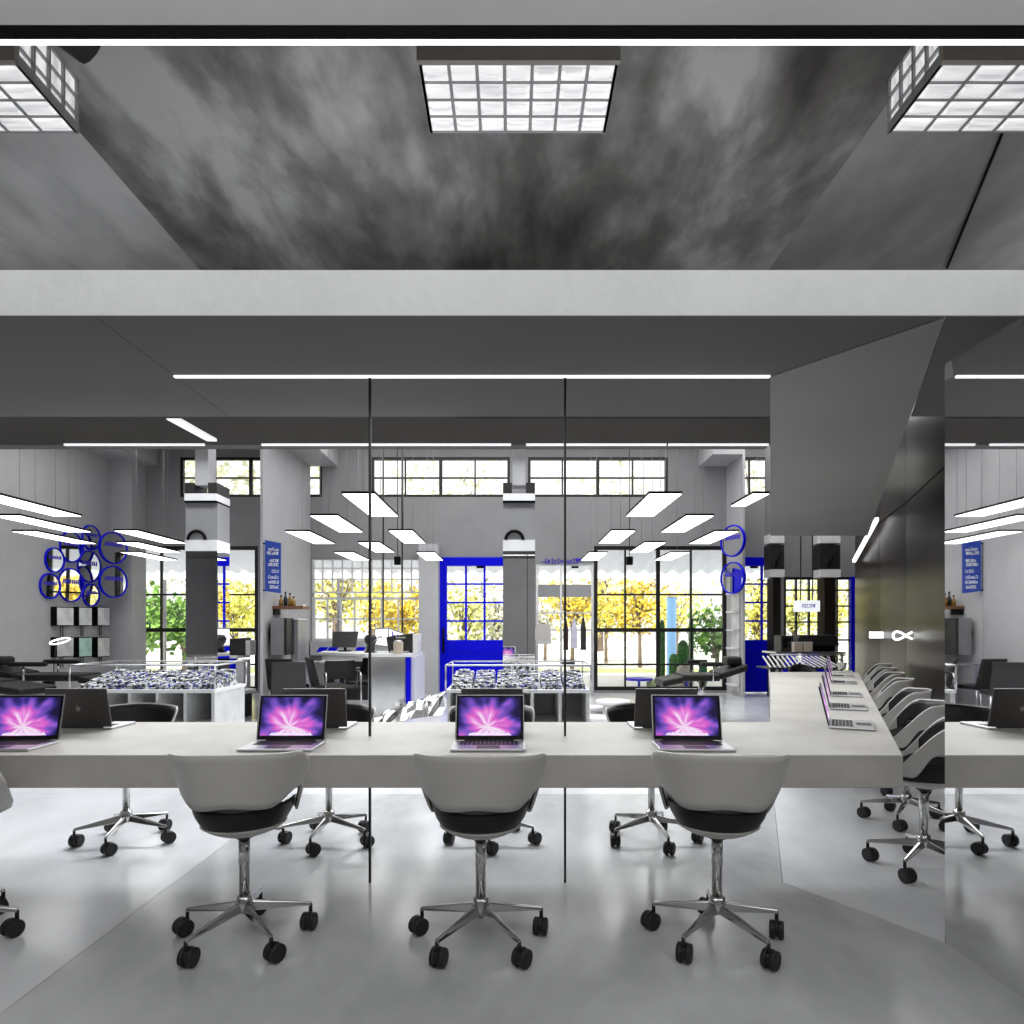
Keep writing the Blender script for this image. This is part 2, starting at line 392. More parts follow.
# light strips
def lstrip(name, label, b, mat=None):
    o = b.build(name, mat or M['strip']); tag(o, label, 'light'); return o
lstrip('light_strip', 'long white light strip across the top of the near ceiling', MB().box(-9.4, 9.5, 2.358, 2.380, 3.40, 3.44))
lstrip('light_strip', 'thin white light strip under the soffit above the laptops', MB().box(XE, 1.32, 3.385, 3.40, 2.588, 2.5975))
for a, b_, w in ((65, 205, 'above the round mirrors at the far left'), (262, 511, 'above the cafe window and blue door'), (526, 666, 'above the shop front'), (668, 768, 'at the right end of the middle beam')):
    lstrip('beam_light_strip', 'pale light strip along the underside of the middle beam, ' + w, MB().box(PX(a, 5), PX(b_, 5), 4.985, 5.0, PZ(446, 5), PZ(444, 5)), M['strip_soft'])
lstrip('wall_light_strip', 'slanting white light strip on the bronze wall', MB().bar(P(877, 519, 9.9), P(854, 561, 11.6), .05, .05))
lstrip('cross_light_bar', 'short white bar slanting across the middle beam above the far left column', MB().bar(P(172, 418, 4.2), P(212, 440, 4.9), .07, .02), M['strip_soft'])
cb = MB().tube([P(947, 268, 4.93), P(1024, 80, 3.255), P(1060, -30, 2.7)], .008, 6).build('ceiling_cable', M['black'])
tag(cb, 'black cable running slanting across the right of the cement ceiling', 'cable')
dk = MB().tube([P(30, 5, 2.62) + Vector((0, 0, .085)), P(92, 58, 2.82) + Vector((0, 0, .11))], [.13, .13], 16).build('air_duct', M['blackmat']); tag(dk, 'black round duct end under the dark stained ceiling', 'duct')
sp = MB().box(PX(871, 3.8), PX(888, 3.8), 3.8, 3.9, PZ(86, 3.8), PZ(62, 3.8)).build('ceiling_speaker', M['black'], bevel=.01); tag(sp, 'small black ceiling speaker beside the glass block light on the right', 'speaker')

# glass block ceiling lights
def block_mat():
    m, nt, b = base_mat('glass_blocks_lit')
    tc = nt.nodes.new('ShaderNodeTexCoord'); wv = nt.nodes.new('ShaderNodeTexNoise'); wv.inputs['Scale'].default_value = 5
    mp_ = nt.nodes.new('ShaderNodeMapping'); mp_.inputs['Scale'].default_value = (.6, 6, 2)
    nt.links.new(tc.outputs['Object'], mp_.inputs['Vector']); nt.links.new(mp_.outputs[0], wv.inputs['Vector'])
    rp = nt.nodes.new('ShaderNodeValToRGB'); rp.color_ramp.elements[0].position = .35; rp.color_ramp.elements[1].position = .65
    rp.color_ramp.elements[0].color = (.50, .51, .53, 1); rp.color_ramp.elements[1].color = (1, 1, 1, 1)
    nt.links.new(wv.outputs['Fac'], rp.inputs['Fac']); nt.links.new(rp.outputs['Color'], b.inputs['Emission Color'])
    b.inputs['Emission Strength'].default_value = .72; b.inputs['Base Color'].default_value = (.5, .5, .5, 1); b.inputs['Roughness'].default_value = .2
    return m
M['block'] = block_mat()
def skylight(x0, x1, nx, label, yn=2.86, yf=3.253, h=2.432, ny=4):
    z0 = EYE + h; z1 = 4.0
    t = thing('glass_block_light', label, 'ceiling light', ((x0 + x1) / 2, (yn + yf) / 2, z0))
    ox, oy = (x0 + x1) / 2, (yn + yf) / 2
    g = .008
    bl = MB(); fr = MB()
    wx = (x1 - x0) / nx; wy = (yf - yn) / ny; hz = z1 - z0
    for i in range(nx):
        for j in range(ny):
            a, b_, c, d = x0 + i * wx + g - ox, x0 + (i + 1) * wx - g - ox, yn + j * wy + g - oy, yn + (j + 1) * wy - g - oy
            bl.box(a, b_, c, d, .006, .06)
            bl.box(a + .015, b_ - .015, c + .012, d - .012, -.002, .008)
    for s, X in ((-1, x0 - ox), (1, x1 - ox)):
        for j in range(ny):
            for k in range(3):
                c, d = yn + j * wy + g - oy, yn + (j + 1) * wy - g - oy
                bl.box(X - (.0 if s > 0 else -.004) - .012 * (s > 0), X + .012 * (s < 0) + (-.004 if s > 0 else 0), c, d, k * hz / 3 + g, (k + 1) * hz / 3 - g)
    for i in range(nx + 1):
        X = x0 + i * wx - ox; fr.box(X - g * .8, X + g * .8, yn - oy, yf - oy, 0.0, .05)
    for j in range(ny + 1):
        Y = yn + j * wy - oy; fr.box(x0 - ox, x1 - ox, Y - g * .5, Y + g * .5, 0.002, .05)
    for X in (x0 - ox, x1 - ox):
        for k in range(4): fr.box(X - .007, X + .007, yn - oy, yf - oy, max(0, k * hz / 3 - g / 2), min(hz, k * hz / 3 + g / 2))
        for j in range(ny + 1): fr.box(X - .008, X + .008, yn + j * wy - oy - .006, yn + j * wy - oy + .006, 0, hz)
    sub(bl, 'glass_blocks', M['block'], t)
    sub(fr, 'grid_frame', M['greymetal'], t)
    sub(MB().box(x0 - ox - .012, x1 - ox + .012, yn - oy - .03, yn - oy - .008, -.005, hz), 'fascia_board', M['brown'], t, 'brown fascia board')
skylight(-.396, .452, 7, 'boxed glass block ceiling light over the middle of the counter')
skylight(1.855, 3.2, 8, 'boxed glass block ceiling light at the right beside the black cable')
skylight(-3.3, -2.14, 7, 'boxed glass block ceiling light at the far left past the dark ceiling')

# ------------------------------------------------------------------ counter and partition posts
ct = MB().prism([(-6.6, 2.89), (1.707, 2.89), (4.366, 8.35), (3.257, 8.35), (1.525, 3.91), (-6.6, 3.91)], .606, .75).build('shared_counter', M['counter'], bevel=.004)
tag(ct, 'thick pale grey counter with a long wing running off at an angle', 'counter')
for X, nm in ((PX(370, 3.4), 'slim dark metal post standing through the counter, between the leftmost and middle laptops'), (PX(565, 3.4), 'slim dark metal post standing through the counter, between the middle and right laptops')):
    t = thing('partition_post', nm, 'post', (X, 3.4, 0))
    sub(MB().box(-.0055, .0055, -.01, .01, 0, .606), 'lower_post', M['darkgrey'], t)
    sub(MB().box(-.0055, .0055, -.01, .01, .75, 2.598), 'upper_post', M['darkgrey'], t)

# ------------------------------------------------------------------ chair
def make_chair(label):
    t = thing('swivel_chair', label, 'chair')
    def ell(z):
        k = (z - .47) / .35
        return .200 + .096 * max(0, k) ** 1.15, .203 + .054 * max(0, k)
    sst = lambda x: (lambda c: c * c * (3 - 2 * c))(max(0.0, min(1.0, x)))
    def ztop(th): return .820 - .012 * sst(th / 60) - .262 * sst((th - 58) / 76)
    def zbot(th): return .606 - .014 * sst(th / 35) + .062 * sst((th - 38) / 34) - .128 * sst((th - 76) / 26)
    def band(inset, amax, top=0.0, bot=0.0):
        def fn(u, v):
            th = (u * 2 - 1) * amax; a = math.radians(th)
            zt, zb = ztop(abs(th)) - top, zbot(abs(th)) + bot
            zb = min(zb, zt - .02)
            z = zb + (zt - zb) * v
            rx, ry = ell(z); rx -= inset; ry -= inset
            return (rx * math.sin(a), -ry * math.cos(a) + (.02 * (abs(th) - 90) / 42 if abs(th) > 90 else 0), z)
        return fn
    sub(MB().grid(band(0, 127), 60, 8), 'back_shell', M['shell'], t, solid=.011, offset=-1)
    sub(MB().grid(band(.0145, 96, .006, .004), 44, 6), 'back_lining', M['uphol'], t, 'black leather back lining', solid=.006, offset=0)
    def rnd(a, r): return (r * math.sin(a), -r * math.cos(a) * (1.0 if math.cos(a) > 0 else 1.12))
    def under(u, v):
        a = 2 * PI * u; x, y = rnd(a, .168 * v); return (x, y, .445 + .052 * v ** 2.4)
    sub(MB().grid(under, 36, 8), 'seat_shell', M['shell'], t, solid=.008)
    def rim(a): return .585 + .018 * math.sin(a) ** 2 - (.070 * sst(-math.cos(a)) if math.cos(a) < 0 else 0)
    pad = MB()
    def outer(u, v):
        a = 2 * PI * u; x, y = rnd(a, .156 + .046 * math.sin(v * PI / 2)); return (x, y, .494 + (rim(a) - .494) * v ** 1.3)
    def inner(u, v):
        a = 2 * PI * u; x, y = rnd(a, .202 - .202 * v); return (x, y, .515 + (rim(a) - .515) * max(0, 1 - v * 5) ** 2)
    pad.grid(outer, 40, 6); pad.grid(inner, 40, 12)
    sub(pad, 'seat_pad', M['uphol'], t, 'black leather seat')
    sub(MB().lathe([(.0, .428), (.035, .43), (.045, .438), (.045, .446), (0, .448)], n=20), 'tilt_plate', M['darkgrey'], t)
    sub(MB().tube([(.04, .05, .437), (.10, .08, .437), (.13, .09, .434)], [.004, .004, .006], 8), 'height_lever', M['chrome'], t)
    sub(MB().lathe([(.021, .17), (.021, .32), (.0235, .322), (.0235, .432)], n=20), 'gas_column', M['chrome'], t)
    sub(MB().lathe([(.0, .118), (.03, .12), (.036, .15), (.032, .185), (.022, .19)], n=20), 'base_hub', M['chrome'], t)
    for k in range(5):
        a = PI / 2 + 2 * PI * k / 5; d = Vector((math.cos(a), math.sin(a), 0)); s = Vector((-d.y, d.x, 0))
        p0, p1 = d * .02 + Vector((0, 0, .150)), d * .272 + Vector((0, 0, .108))
        lg = MB()
        c = []
        for q, w, h in ((p0, .017, .026), (p1, .010, .010)):
            c += [q - s * w - Vector((0, 0, h)), q + s * w - Vector((0, 0, h)), q + s * w * .6 + Vector((0, 0, h * .6)), q - s * w * .6 + Vector((0, 0, h * .6))]
        lg.add(c, [(3, 2, 1, 0), (4, 5, 6, 7), (0, 1, 5, 4), (1, 2, 6, 5), (2, 3, 7, 6), (3, 0, 4, 7)])
        lo = sub(lg, 'leg', M['chrome'], t, bevel=.004)
        ca = MB(); cp = d * .268; ang = a + (.9, -.5, 1.9, .3, 2.6)[k]; w = Vector((math.cos(ang), math.sin(ang), 0)); f = Vector((-w.y, w.x, 0))
        cc = cp + f * .018
        ca.tube([cp + Vector((0, 0, .066)), cp + Vector((0, 0, .104))], .008, 8)
        for sg in (-1, 1):
            q = cc + w * .017 * sg + Vector((0, 0, .0375))
            ca.tube([q - w * .012, q - w * .009, q + w * .009, q + w * .012], [.031, .0365, .0365, .031], 18)
        ca.tube([cc - w * .008 + Vector((0, 0, .042)), cc + w * .008 + Vector((0, 0, .042))], .034, 14)
        sub(ca, 'caster', M['blackmat'], lo, 'black twin wheel caster')
    return t
c0 = make_chair('grey shell swivel chair in front of the leftmost facing laptop')
CH = [(-1.12, 2.77, math.radians(7)), (-.13, 2.75, 0.0), (.855, 2.76, math.radians(-9))]
G = 'grey swivel chairs at the counter'
c0.location = (CH[0][0], CH[0][1], 0); c0.rotation_euler.z = CH[0][2]; c0['group'] = G
dup(c0, (CH[1][0], CH[1][1], 0), CH[1][2], 'grey shell swivel chair in front of the middle laptop, seen square from behind', G)
dup(c0, (CH[2][0], CH[2][1], 0), CH[2][2], 'grey shell swivel chair in front of the laptop nearest the counter corner', G)
dup(c0, (2 * XE + 1.09, 2.77, 0), math.radians(-8), 'grey swivel chair cut off by the edge at the far left end of the counter', G)
# mirror images of the front chairs, built as chairs across the counter
for (x, y, r), lb in zip([(2 * XE + 1.10, 4.05, 8)] + [(a, 6.8 - b_ + .02, -math.degrees(c) ) for a, b_, c in CH],
        ('grey swivel chair across the counter, behind the dark lid at the far left', 'grey swivel chair across the counter, its legs showing right of the leftmost front chair',
         'grey swivel chair across the counter, hidden mostly by the middle laptop', 'grey swivel chair across the counter, its black back left of the right laptop lid')):
    dup(c0, (x, y, 0), PI + math.radians(r), lb, 'grey swivel chairs on the far side of the counter')
ords = ['first', 'second', 'third', 'fourth', 'fifth', 'sixth', 'seventh']
wx = [CH[2][0], CH[1][0], CH[0][0], 2 * XE + 1.09, 2 * XE + .13, 2 * XE - .855, 2 * XE - 1.8]
for i, x in enumerate(wx):
    X, Y = RB(x, 2.725)
    dup(c0, (X, Y, 0), WROT + math.radians((-6, 3, 0, -4, 2, 0, 0)[i]), f'white-grey swivel chair along the slanting counter wing, {ords[i]} from the corner', 'swivel chairs along the counter wing')

# ------------------------------------------------------------------ laptop
def make_laptop(label):
    t = thing('laptop', label, 'laptop')
    W, D = .338, .232
    sub(MB().box(-W / 2, W / 2, -D / 2, D / 2, 0, .014), 'base', M['alu'], t, bevel=.005)
    kb = MB()
    for r in range(6):
        for c in range(14):
            x0 = -.138 + c * .0198; y0 = -.008 + r * .0182
            if r == 0 and 3 <= c <= 8:
                if c == 3: kb.box(x0, x0 + 6 * .0198 - .003, y0, y0 + .0155, .0135, .0158)
                continue
            kb.box(x0, x0 + .0168, y0, y0 + .0155, .0135, .0158)
    sub(kb, 'keyboard', M['keys'], t, 'black keys')
    sub(MB().box(-.052, .052, -.103, -.026, .0135, .0148), 'touchpad', M['lid'], t)
    # lid leans back around the hinge
    al = math.radians(13); hy, hz = D / 2 - .004, .012
    def Q(x, u, w):  # u up the lid, w toward the user
        return (x, hy + u * math.sin(al) - w * math.cos(al), hz + u * math.cos(al) + w * math.sin(al))
    def slab(b, x0, x1, u0, u1, w0, w1):
        b.add([Q(x, u, w) for w in (w0, w1) for x, u in ((x0, u0), (x1, u0), (x1, u1), (x0, u1))], [(0, 3, 2, 1), (4, 5, 6, 7), (0, 1, 5, 4), (1, 2, 6, 5), (2, 3, 7, 6), (3, 0, 4, 7)])
        return b
    LH = .222
    lid = sub(slab(MB(), -W / 2 + .003, W / 2 - .003, .004, LH, -.004, .0045), 'lid', M['lid'], t, 'grey aluminium lid', bevel=.003)
    sub(slab(slab(slab(MB(), -W / 2 + .003, -W / 2 + .009, .004, LH, .0046, .0056), W / 2 - .007, W / 2 - .003, .004, LH, .0046, .0056), -W / 2 + .009, W / 2 - .007, LH - .005, LH, .0046, .0056), 'rim', M['alu'], lid)
    sub(slab(MB(), -W / 2 + .009, W / 2 - .007, .008, LH - .005, .0046, .0052), 'bezel', M['bezel'], lid, 'glossy black bezel')
    sub(slab(MB(), -.150, .150, .024, LH - .013, .0053, .0058), 'screen', M['screen'], lid, 'lit screen with a pink and violet aurora')
    dk = MB()
    dk.add([Q(-.105, .026, .0062), Q(.105, .026, .0062), Q(.098, .033, .0062), Q(-.098, .033, .0062)], [(0, 1, 2, 3)])
    for k in range(17):
        x = -.095 + k * .0114; h = .0045 + .004 * ((k * 7) % 5) / 5
        slab(dk, x, x + .008, .031, .033 + h, .006, .0064)
    sub(dk, 'dock_icons', M['dock'], lid)
    sub(MB().tube([(-.12, hy, .012), (.12, hy, .012)], .006, 10), 'hinge', M['darkgrey'], t)
    em = MB()
    pr = [(-.0, -.013), (.006, -.0145), (.012, -.008), (.0135, 0), (.009, .004), (.0125, .009), (.006, .0125), (0, .0105), (-.007, .0125), (-.0135, .006), (-.0135, -.003), (-.009, -.012), (-.005, -.0145)]
    vs = [Q(x, .11 + z, -.0045) for x, z in pr]; em.add(vs, [tuple(range(len(vs)))])
    vs = [Q(x, .11 + z, -.0045) for x, z in ((.0, .0135), (.004, .015), (.006, .021), (.001, .0185))]; em.add(vs, [(0, 1, 2, 3)])
    sub(em, 'lid_emblem', M['emblem'], lid, 'pale fruit shaped emblem')
    return t
l0 = make_laptop('open laptop facing the viewer, leftmost of the three with a front chair')
LX = [-1.065, -.108, .838]; LY = 3.075; LG = 'open laptops along the counter'
l0.location = (LX[0], LY, .75); l0['group'] = LG
dup(l0, (LX[1], LY, .75), 0, 'open laptop facing the viewer at the middle of the counter', LG)
dup(l0, (LX[2], LY, .75), math.radians(-3), 'open laptop facing the viewer beside the counter corner', LG)
dup(l0, (-2.345, LY, .75), math.radians(3), 'open laptop cut off at the far left edge, pink screen showing', LG)
for x, lb in zip([-2.35, LX[0], LX[1], LX[2] - .005], ('laptop across the counter showing its dark lid, beside the cut-off laptop at the far left', 'laptop across the counter showing its dark lid, behind the leftmost facing laptop',
                                               'laptop across the counter, its dark lid behind the middle screen', 'laptop across the counter showing its dark lid, behind the right facing laptop')):
    dup(l0, (x, 6.8 - LY, .75), PI, lb, 'laptops on the far side of the counter')  # mirror images of the front laptops, built as laptops
for i, x in enumerate([LX[2], LX[1], LX[0], 2 * XE - LX[0], 2 * XE - LX[1], 2 * XE - LX[2]]):
    X, Y = RB(x, LY)
    dup(l0, (X, Y, .75), WROT, f'laptop seen edge-on along the counter wing, {ords[i]} from the corner', 'laptops along the counter wing')
# ------------------------------------------------------------------ windows and doors
def sgrp(name, loc=(0, 0, 0)):
    o = bpy.data.objects.new(name, None); COL.objects.link(o); o.location = loc; o['kind'] = 'structure'; return o
def win(name, x0, x1, z0, z1, vs, hs, mat, bar=.03, edge=.05, thick=(), Y=BW, pane=True):
    t = sgrp(name, (0, Y, 0)); b = MB(); ya, yb = .02, .09
    b.box(x0, x0 + edge, ya, yb, z0, z1).box(x1 - edge, x1, ya, yb, z0, z1).box(x0 + edge, x1 - edge, ya, yb, z0, z0 + edge).box(x0 + edge, x1 - edge, ya, yb, z1 - edge, z1)
    for i, X in enumerate(vs):
        w = bar * (2.2 if ('v', i) in thick else 1); b.box(X - w / 2, X + w / 2, ya + .005, yb - .005, z0 + edge, z1 - edge)
    for i, Z in enumerate(hs):
        w = bar * (2.2 if ('h', i) in thick else 1); b.box(x0 + edge, x1 - edge, ya + .008, yb - .008, Z - w / 2, Z + w / 2)
    sub(b, 'frame', mat, t)
    if pane: sub(MB().box(x0 + edge, x1 - edge, .052, .058, z0 + edge, z1 - edge), 'pane', M['pane'], t)
    return t
def hi(name, pa, pb, cols, y0=457, y1=497):
    x0, x1 = BX(pa), BX(pb)
    win(name, x0, x1, BZ(y1), BZ(y0), [BX(c) for c in cols[0]], [BZ(477.5)], M['frame'], .03, .055, thick=[('v', i) for i in cols[1]])
hi('window_1', 180, 322, ([214, 250, 286], [1])); hi('window_2', 371, 510, ([405, 440.5, 475], [1])); hi('window_3', 528, 668, ([562.5, 598, 633], [1])); hi('window_4', 742, 860, ([750, 768, 800, 830], [1]))
win('window_5', H_CAFE[0], H_CAFE[1], BZ(593), BZ(558.5), [BX(312 + 109 * k / 11) for k in range(1, 11)], [BZ(568), BZ(579)], M['framew'], .022, .03)
win('window_6', H_CAFE[0], H_CAFE[1], BZ(641), BZ(597), [BX(327), BX(340.5), BX(354), BX(381), BX(398)], [BZ(619)], M['framew'], .03, .05)
win('window_7', H_STEEL[0], H_STEEL[1], H_STEEL[2], H_STEEL[3], [BX(625.5), BX(658.5), BX(691.5)], [BZ(688.5), BZ(664.5), BZ(630), BZ(594.5)], M['frame'], .035, .075, thick=[('v', 1), ('h', 2)])
mx = lambda p: 2 * XE - BX(p)
win('window_8', H_STEELE[0], H_STEELE[1], H_STEELE[2], H_STEELE[3], [mx(625.5), mx(658.5), mx(691.5)], [BZ(688.5), BZ(664.5), BZ(630), BZ(594.5)], M['frame'], .035, .075, thick=[('v', 1), ('h', 2)])
win('window_9', H_SHOP[0], H_SHOP[1], H_SHOP[2], H_SHOP[3], [BX(561)], [BZ(586), BZ(613), BZ(630), BZ(666)], M['framew'], .03, .05)
win('window_10', H_WING[0], H_WING[1], H_WING[2], H_WING[3], [BX(797), BX(810), BX(838)], [BZ(590), BZ(606), BZ(622), BZ(640)], M['frame'], .03, .05)
struct(MB().box(H_WING[1] - .06, H_WING[1] + .08, BW - .05, BW + .02, 0, BZ(577)).build('trim_3', M['blue']))
struct(MB().box(H_CAFE[0], H_CAFE[1], BW - .12, BW + .02, BZ(655), BZ(641)).build('sill_cafe', M['wall_light']))
def door(name, x0, x1, gx0, gx1, cols, handle_px):
    t = sgrp(name, (0, BW, 0)); zt = BZ(557.5); g0, g1 = BZ(640), BZ(566)
    f = MB().box(x0, gx0, -.05, .08, 0, zt).box(gx1, x1, -.05, .08, 0, zt).box(gx0, gx1, -.05, .08, g1, zt)
    sub(f, 'door_frame', M['blue'], t)
    lf = MB().box(gx0, gx1, -.01, .05, 0.02, g0)
    for a, b_ in ((BZ(652), BZ(649)), (BZ(676), BZ(673))): lf.box(gx0 + .05, gx1 - .05, -.03, -.01, a, b_)
    for c in cols: lf.box(BX(c) - .022, BX(c) + .022, .0, .04, g0, g1)
    for y in (584, 602.5, 621): lf.box(gx0, gx1, .003, .037, BZ(y) - .018, BZ(y) + .018)
    d = sub(lf, 'door_leaf', M['blue'], t)
    sub(MB().box(gx0, gx1, .017, .023, g0, g1), 'pane', M['pane'], d)
    if handle_px:
        X = BX(handle_px); sub(MB().tube([(X, -.06, BZ(652)), (X, -.12, BZ(651)), (X, -.12, BZ(630)), (X, -.06, BZ(629))], .022, 8), 'door_handle', M['black'], d)
    return t
door('door_1', BX(440), BX(531), BX(447), BX(505), (466, 484.5), 444)
door('door_2', BX(742), BX(773), BX(743.5), BX(772), (762,), None)

# ------------------------------------------------------------------ LED panel pendants
LZ = EYE + 1.22
def make_lamp(label):
    t = thing('panel_pendant', label, 'pendant lamp')
    sub(MB().box(-.155, .155, 0, 1.22, .004, .026), 'panel_frame', M['black'], t, 'black panel frame')
    sub(MB().box(-.147, .147, .008, 1.212, 0, .0035), 'diffuser', M['lamp'], t, 'white lit diffuser')
    for y in (.2, 1.02): sub(MB().tube([(0, y, .026), (0, y, 5.2 - LZ)], .0026, 5), 'suspension_wire', M['greymetal'], t)
    return t
lamps = []
row = {1.40: [(6.03, 'nearest'), (8.33, 'middle'), (10.75, 'farthest')], 2.05: [(7.21, 'nearer'), (9.47, 'farther')], 2.72: [(8.38, 'nearer'), (10.70, 'farther')]}
cname = {1.40: 'inner row', 2.05: 'second row', 2.72: 'outer row'}
for sgn, bank in ((-1, 'before the cafe'), (1, 'before the shop window')):
    for xc, l in row.items():
        for y, w_ in l: lamps.append((sgn * xc, y, f'white LED panel pendant, {w_} of the {cname[xc]}, {bank}', 'panel pendants over the room'))
for xc, l in row.items():
    for y, w_ in l:
        if xc == 1.40 and w_ == 'farthest': continue
        lamps.append((2 * XE - xc, y, f'white LED panel pendant, {w_} of the {cname[xc]}, by the round mirrors', 'panel pendants at the far left'))
lm0 = None
for x, y, lb, g in lamps:
    if lm0 is None: lm0 = make_lamp(lb); lm0.location = (x, y, LZ); lm0['group'] = g
    else: dup(lm0, (x, y, LZ), 0, lb, g)
t = dup(lm0, (2.27, 6.03, LZ), 0, 'white LED panel pendant cut by the edge of the angled grey soffit', 'panel pendants over the room'); t.scale = (.5, .5, 1)

# ------------------------------------------------------------------ mirror-clad columns
def column(X, lab):
    Zc = 7.55; px = lambda p: PX(p, Zc) - PX(519, Zc)
    t = thing('mirror_column', lab, 'column', (X, Zc, 0))
    hw = px(535); z = lambda y: PZ(y, Zc)
    sub(MB().box(-px(525.5), px(525.5), .0, .2, z(485), 5.2), 'upper_post', M['wall_light'], t, 'pale upper post')
    sub(MB().box(-px(525.5), px(525.5), -.02, -.002, z(440), z(416)), 'white_plate', M['white'], t)
    sub(MB().box(-hw, hw, -.03, .33, z(501), z(494)), 'collar', M['white'], t)
    sub(MB().box(-hw, -px(526), -.02, .32, z(493.9), z(483)).box(px(526), hw, -.02, .32, z(493.9), z(483)), 'collar_block', M['darkgrey'], t)
    sub(MB().box(-hw, hw, -.03, .33, z(503), z(501.2)), 'black_line', M['black'], t)  # thin black strip under the collar
    sub(MB().box(-hw, hw, 0, .32, z(540), z(503)), 'cladding', M['wall'], t)
    sub(MB().box(-hw, hw, -.015, .33, z(551), z(540)), 'band', M['white'], t, 'white band')
    sub(MB().box(-hw, hw, 0, .32, 0, z(551)), 'mirror_cladding', M['mirror'], t, 'mirror cladding')
    sub(MB().tube([(-hw + .03 + .1 - .1 * math.cos(a), -.012, z(540) + .1 * math.sin(a)) for a in [PI * k / 10 for k in range(11)]], .018, 6), 'black_arc', M['black'], t)
    return t
c1 = column(PX(519, 7.55), 'square mirror-clad column in the middle of the room before the blue door')
dup(c1, (2 * XE - PX(519, 7.55), 7.55, 0), 0, 'square mirror-clad column at the left, in front of the black window')

# ------------------------------------------------------------------ glass topped display tables
def display(X, lab):
    t = thing('display_table', lab, 'display table', (X, 6.3, 0))
    w = .69; d = .75
    sub(MB().box(-w, w, 0, d, .685, .715), 'table_top', M['white'], t)
    cu = MB()
    for i in range(6):
        x = -w + .01 + i * (2 * w - .05) / 5; cu.box(x, x + .03, .02, d - .02, .06, .685)
    for zz in (.06, .36): cu.box(-w + .01, w - .01, .021, d - .021, zz, zz + .025)
    cu.box(-w + .02, w - .02, d - .03, d - .02, .06, .68)
    sub(cu, 'cubby_shelves', M['framew'], t)
    fr = MB(); r = .008
    for x in (-w, w):
        for y in (0, d): fr.tube([(x, y, .715), (x, y, .95)], r, 6)
        fr.tube([(x, 0, .95), (x, d, .95)], r, 6)
    for y in (0, d): fr.tube([(-w, y, .95), (w, y, .95)], r, 6)
    sub(fr, 'guard_frame', M['steel'], t)
    for x in (-w + .02, w - .02):
        for y in (.03, d - .03): sub(MB().box(x - .02, x + .02, y - .02, y + .02, 0, .06), 'leg', M['steel'], t)
    for i in range(6):
        x = -w + .04 + i * (2 * w - .06) / 6; tr = MB(); rows = 7; cols = 5; ww = .198
        tr.hexa([(x, .06, .716), (x + ww, .06, .716), (x + ww, .62, .716), (x, .62, .716), (x, .06, .73), (x + ww, .06, .73), (x + ww, .62, .85), (x, .62, .85)])
        for a in range(cols):
            for b_ in range(rows):
                y = .075 + b_ * .078; z0 = .73 + (y - .06) / .56 * .12; xx = x + .006 + a * .038
                h = .014 + random.random() * .022
                tr.hexa([(xx, y, z0), (xx + .032, y, z0), (xx + .032, y + .06, z0 + .012), (xx, y + .06, z0 + .012), (xx, y, z0 + h), (xx + .032, y, z0 + h), (xx + .032, y + .06, z0 + h + .012), (xx, y + .06, z0 + h + .012)])
        sub(tr, 'goods_tray', M['sheets'], t)
    return t
d1 = display(.06, 'white display table with slanted trays of small goods, below the middle column')
dup(d1, (2 * XE - .06, 6.3, 0), 0, 'white display table with slanted trays of small goods, at the left below the round mirrors')

# ------------------------------------------------------------------ cafe corner
t = thing('cafe_bar', 'pale topped cafe bar with polished end panel and blue edge', 'bar counter', (PX(385, 9.6), 9.6, 0))
ox = PX(385, 9.6)
sub(MB().prism([(PX(322, 10.6) - ox, .9), (PX(366, 9.6) - ox, 0), (PX(412, 9.6) - ox, 0), (PX(423, 10.9) - ox, 1.3), (PX(322, 10.9) - ox, 1.4)], .885, .925), 'bar_top', M['white'], t)
sub(MB().box(PX(366, 9.6) - ox + .02, PX(404, 9.6) - ox, .05, .12, 0, .885), 'end_panel', M['silver'], t, 'polished silver end panel')
sub(MB().box(PX(405, 9.6) - ox, PX(410, 9.6) - ox, .05, .12, 0, .885), 'edge_strip', M['blue'], t, 'blue edge strip')
sub(MB().box(PX(405, 9.6) - ox + .01, PX(411, 9.6) - ox + .04, .13, 1.2, 0, .885), 'side_panel', M['white'], t)
def boxthing(name, lab, cat, parts, loc, rz=0, group=None):
    t = thing(name, lab, cat, loc, rz, group)
    for nm, b, m, *k in parts: sub(b, nm, m, t, k[0] if k else None, bevel=.006)
    return t
bt = .925
boxthing('espresso_machine', 'black and white espresso machine on the end of the cafe bar', 'coffee machine', [
    ('body', MB().hexa([(-.26, 0, 0), (.10, 0, 0), (.10, .4, 0), (-.22, .4, 0), (-.30, 0, .24), (.10, 0, .30), (.10, .4, .30), (-.24, .4, .26)]), M['darkgrey']), ('side_cowl', MB().box(.105, .19, .02, .38, 0, .29), M['white'], 'white side cowl'),
    ('drip_tray', MB().box(-.22, .06, -.12, -.002, 0, .03), M['steel']), ('group_head', MB().lathe([(.03, .1), (.035, .16)], (-.08, -.04, 0)), M['chrome']), ('nameplate', MB().box(-.15, 0, -.012, -.003, .22, .245), M['steel'])], (PX(405, 10.1), 10.15, bt))
boxthing('cup_stack', 'small beige canister in front of the espresso machine', 'canister', [('can', MB().lathe([(.07, 0), (.075, .17), (.06, .18)]), M['beige']), ('lid', MB().lathe([(.062, .18), (.05, .20), (0, .205)]), M['steel'])], (PX(398, 9.75), 9.78, bt))
boxthing('glass_jar', 'squat clear glass jar on the cafe bar beside the machine', 'jar', [('jar', MB().lathe([(.10, 0), (.13, .05), (.13, .15), (.09, .2)]), M['cglass']), ('lid', MB().lathe([(.09, .201), (.03, .23), (.03, .26), (0, .265)]), M['steel'])], (PX(380, 9.85), 9.85, bt))
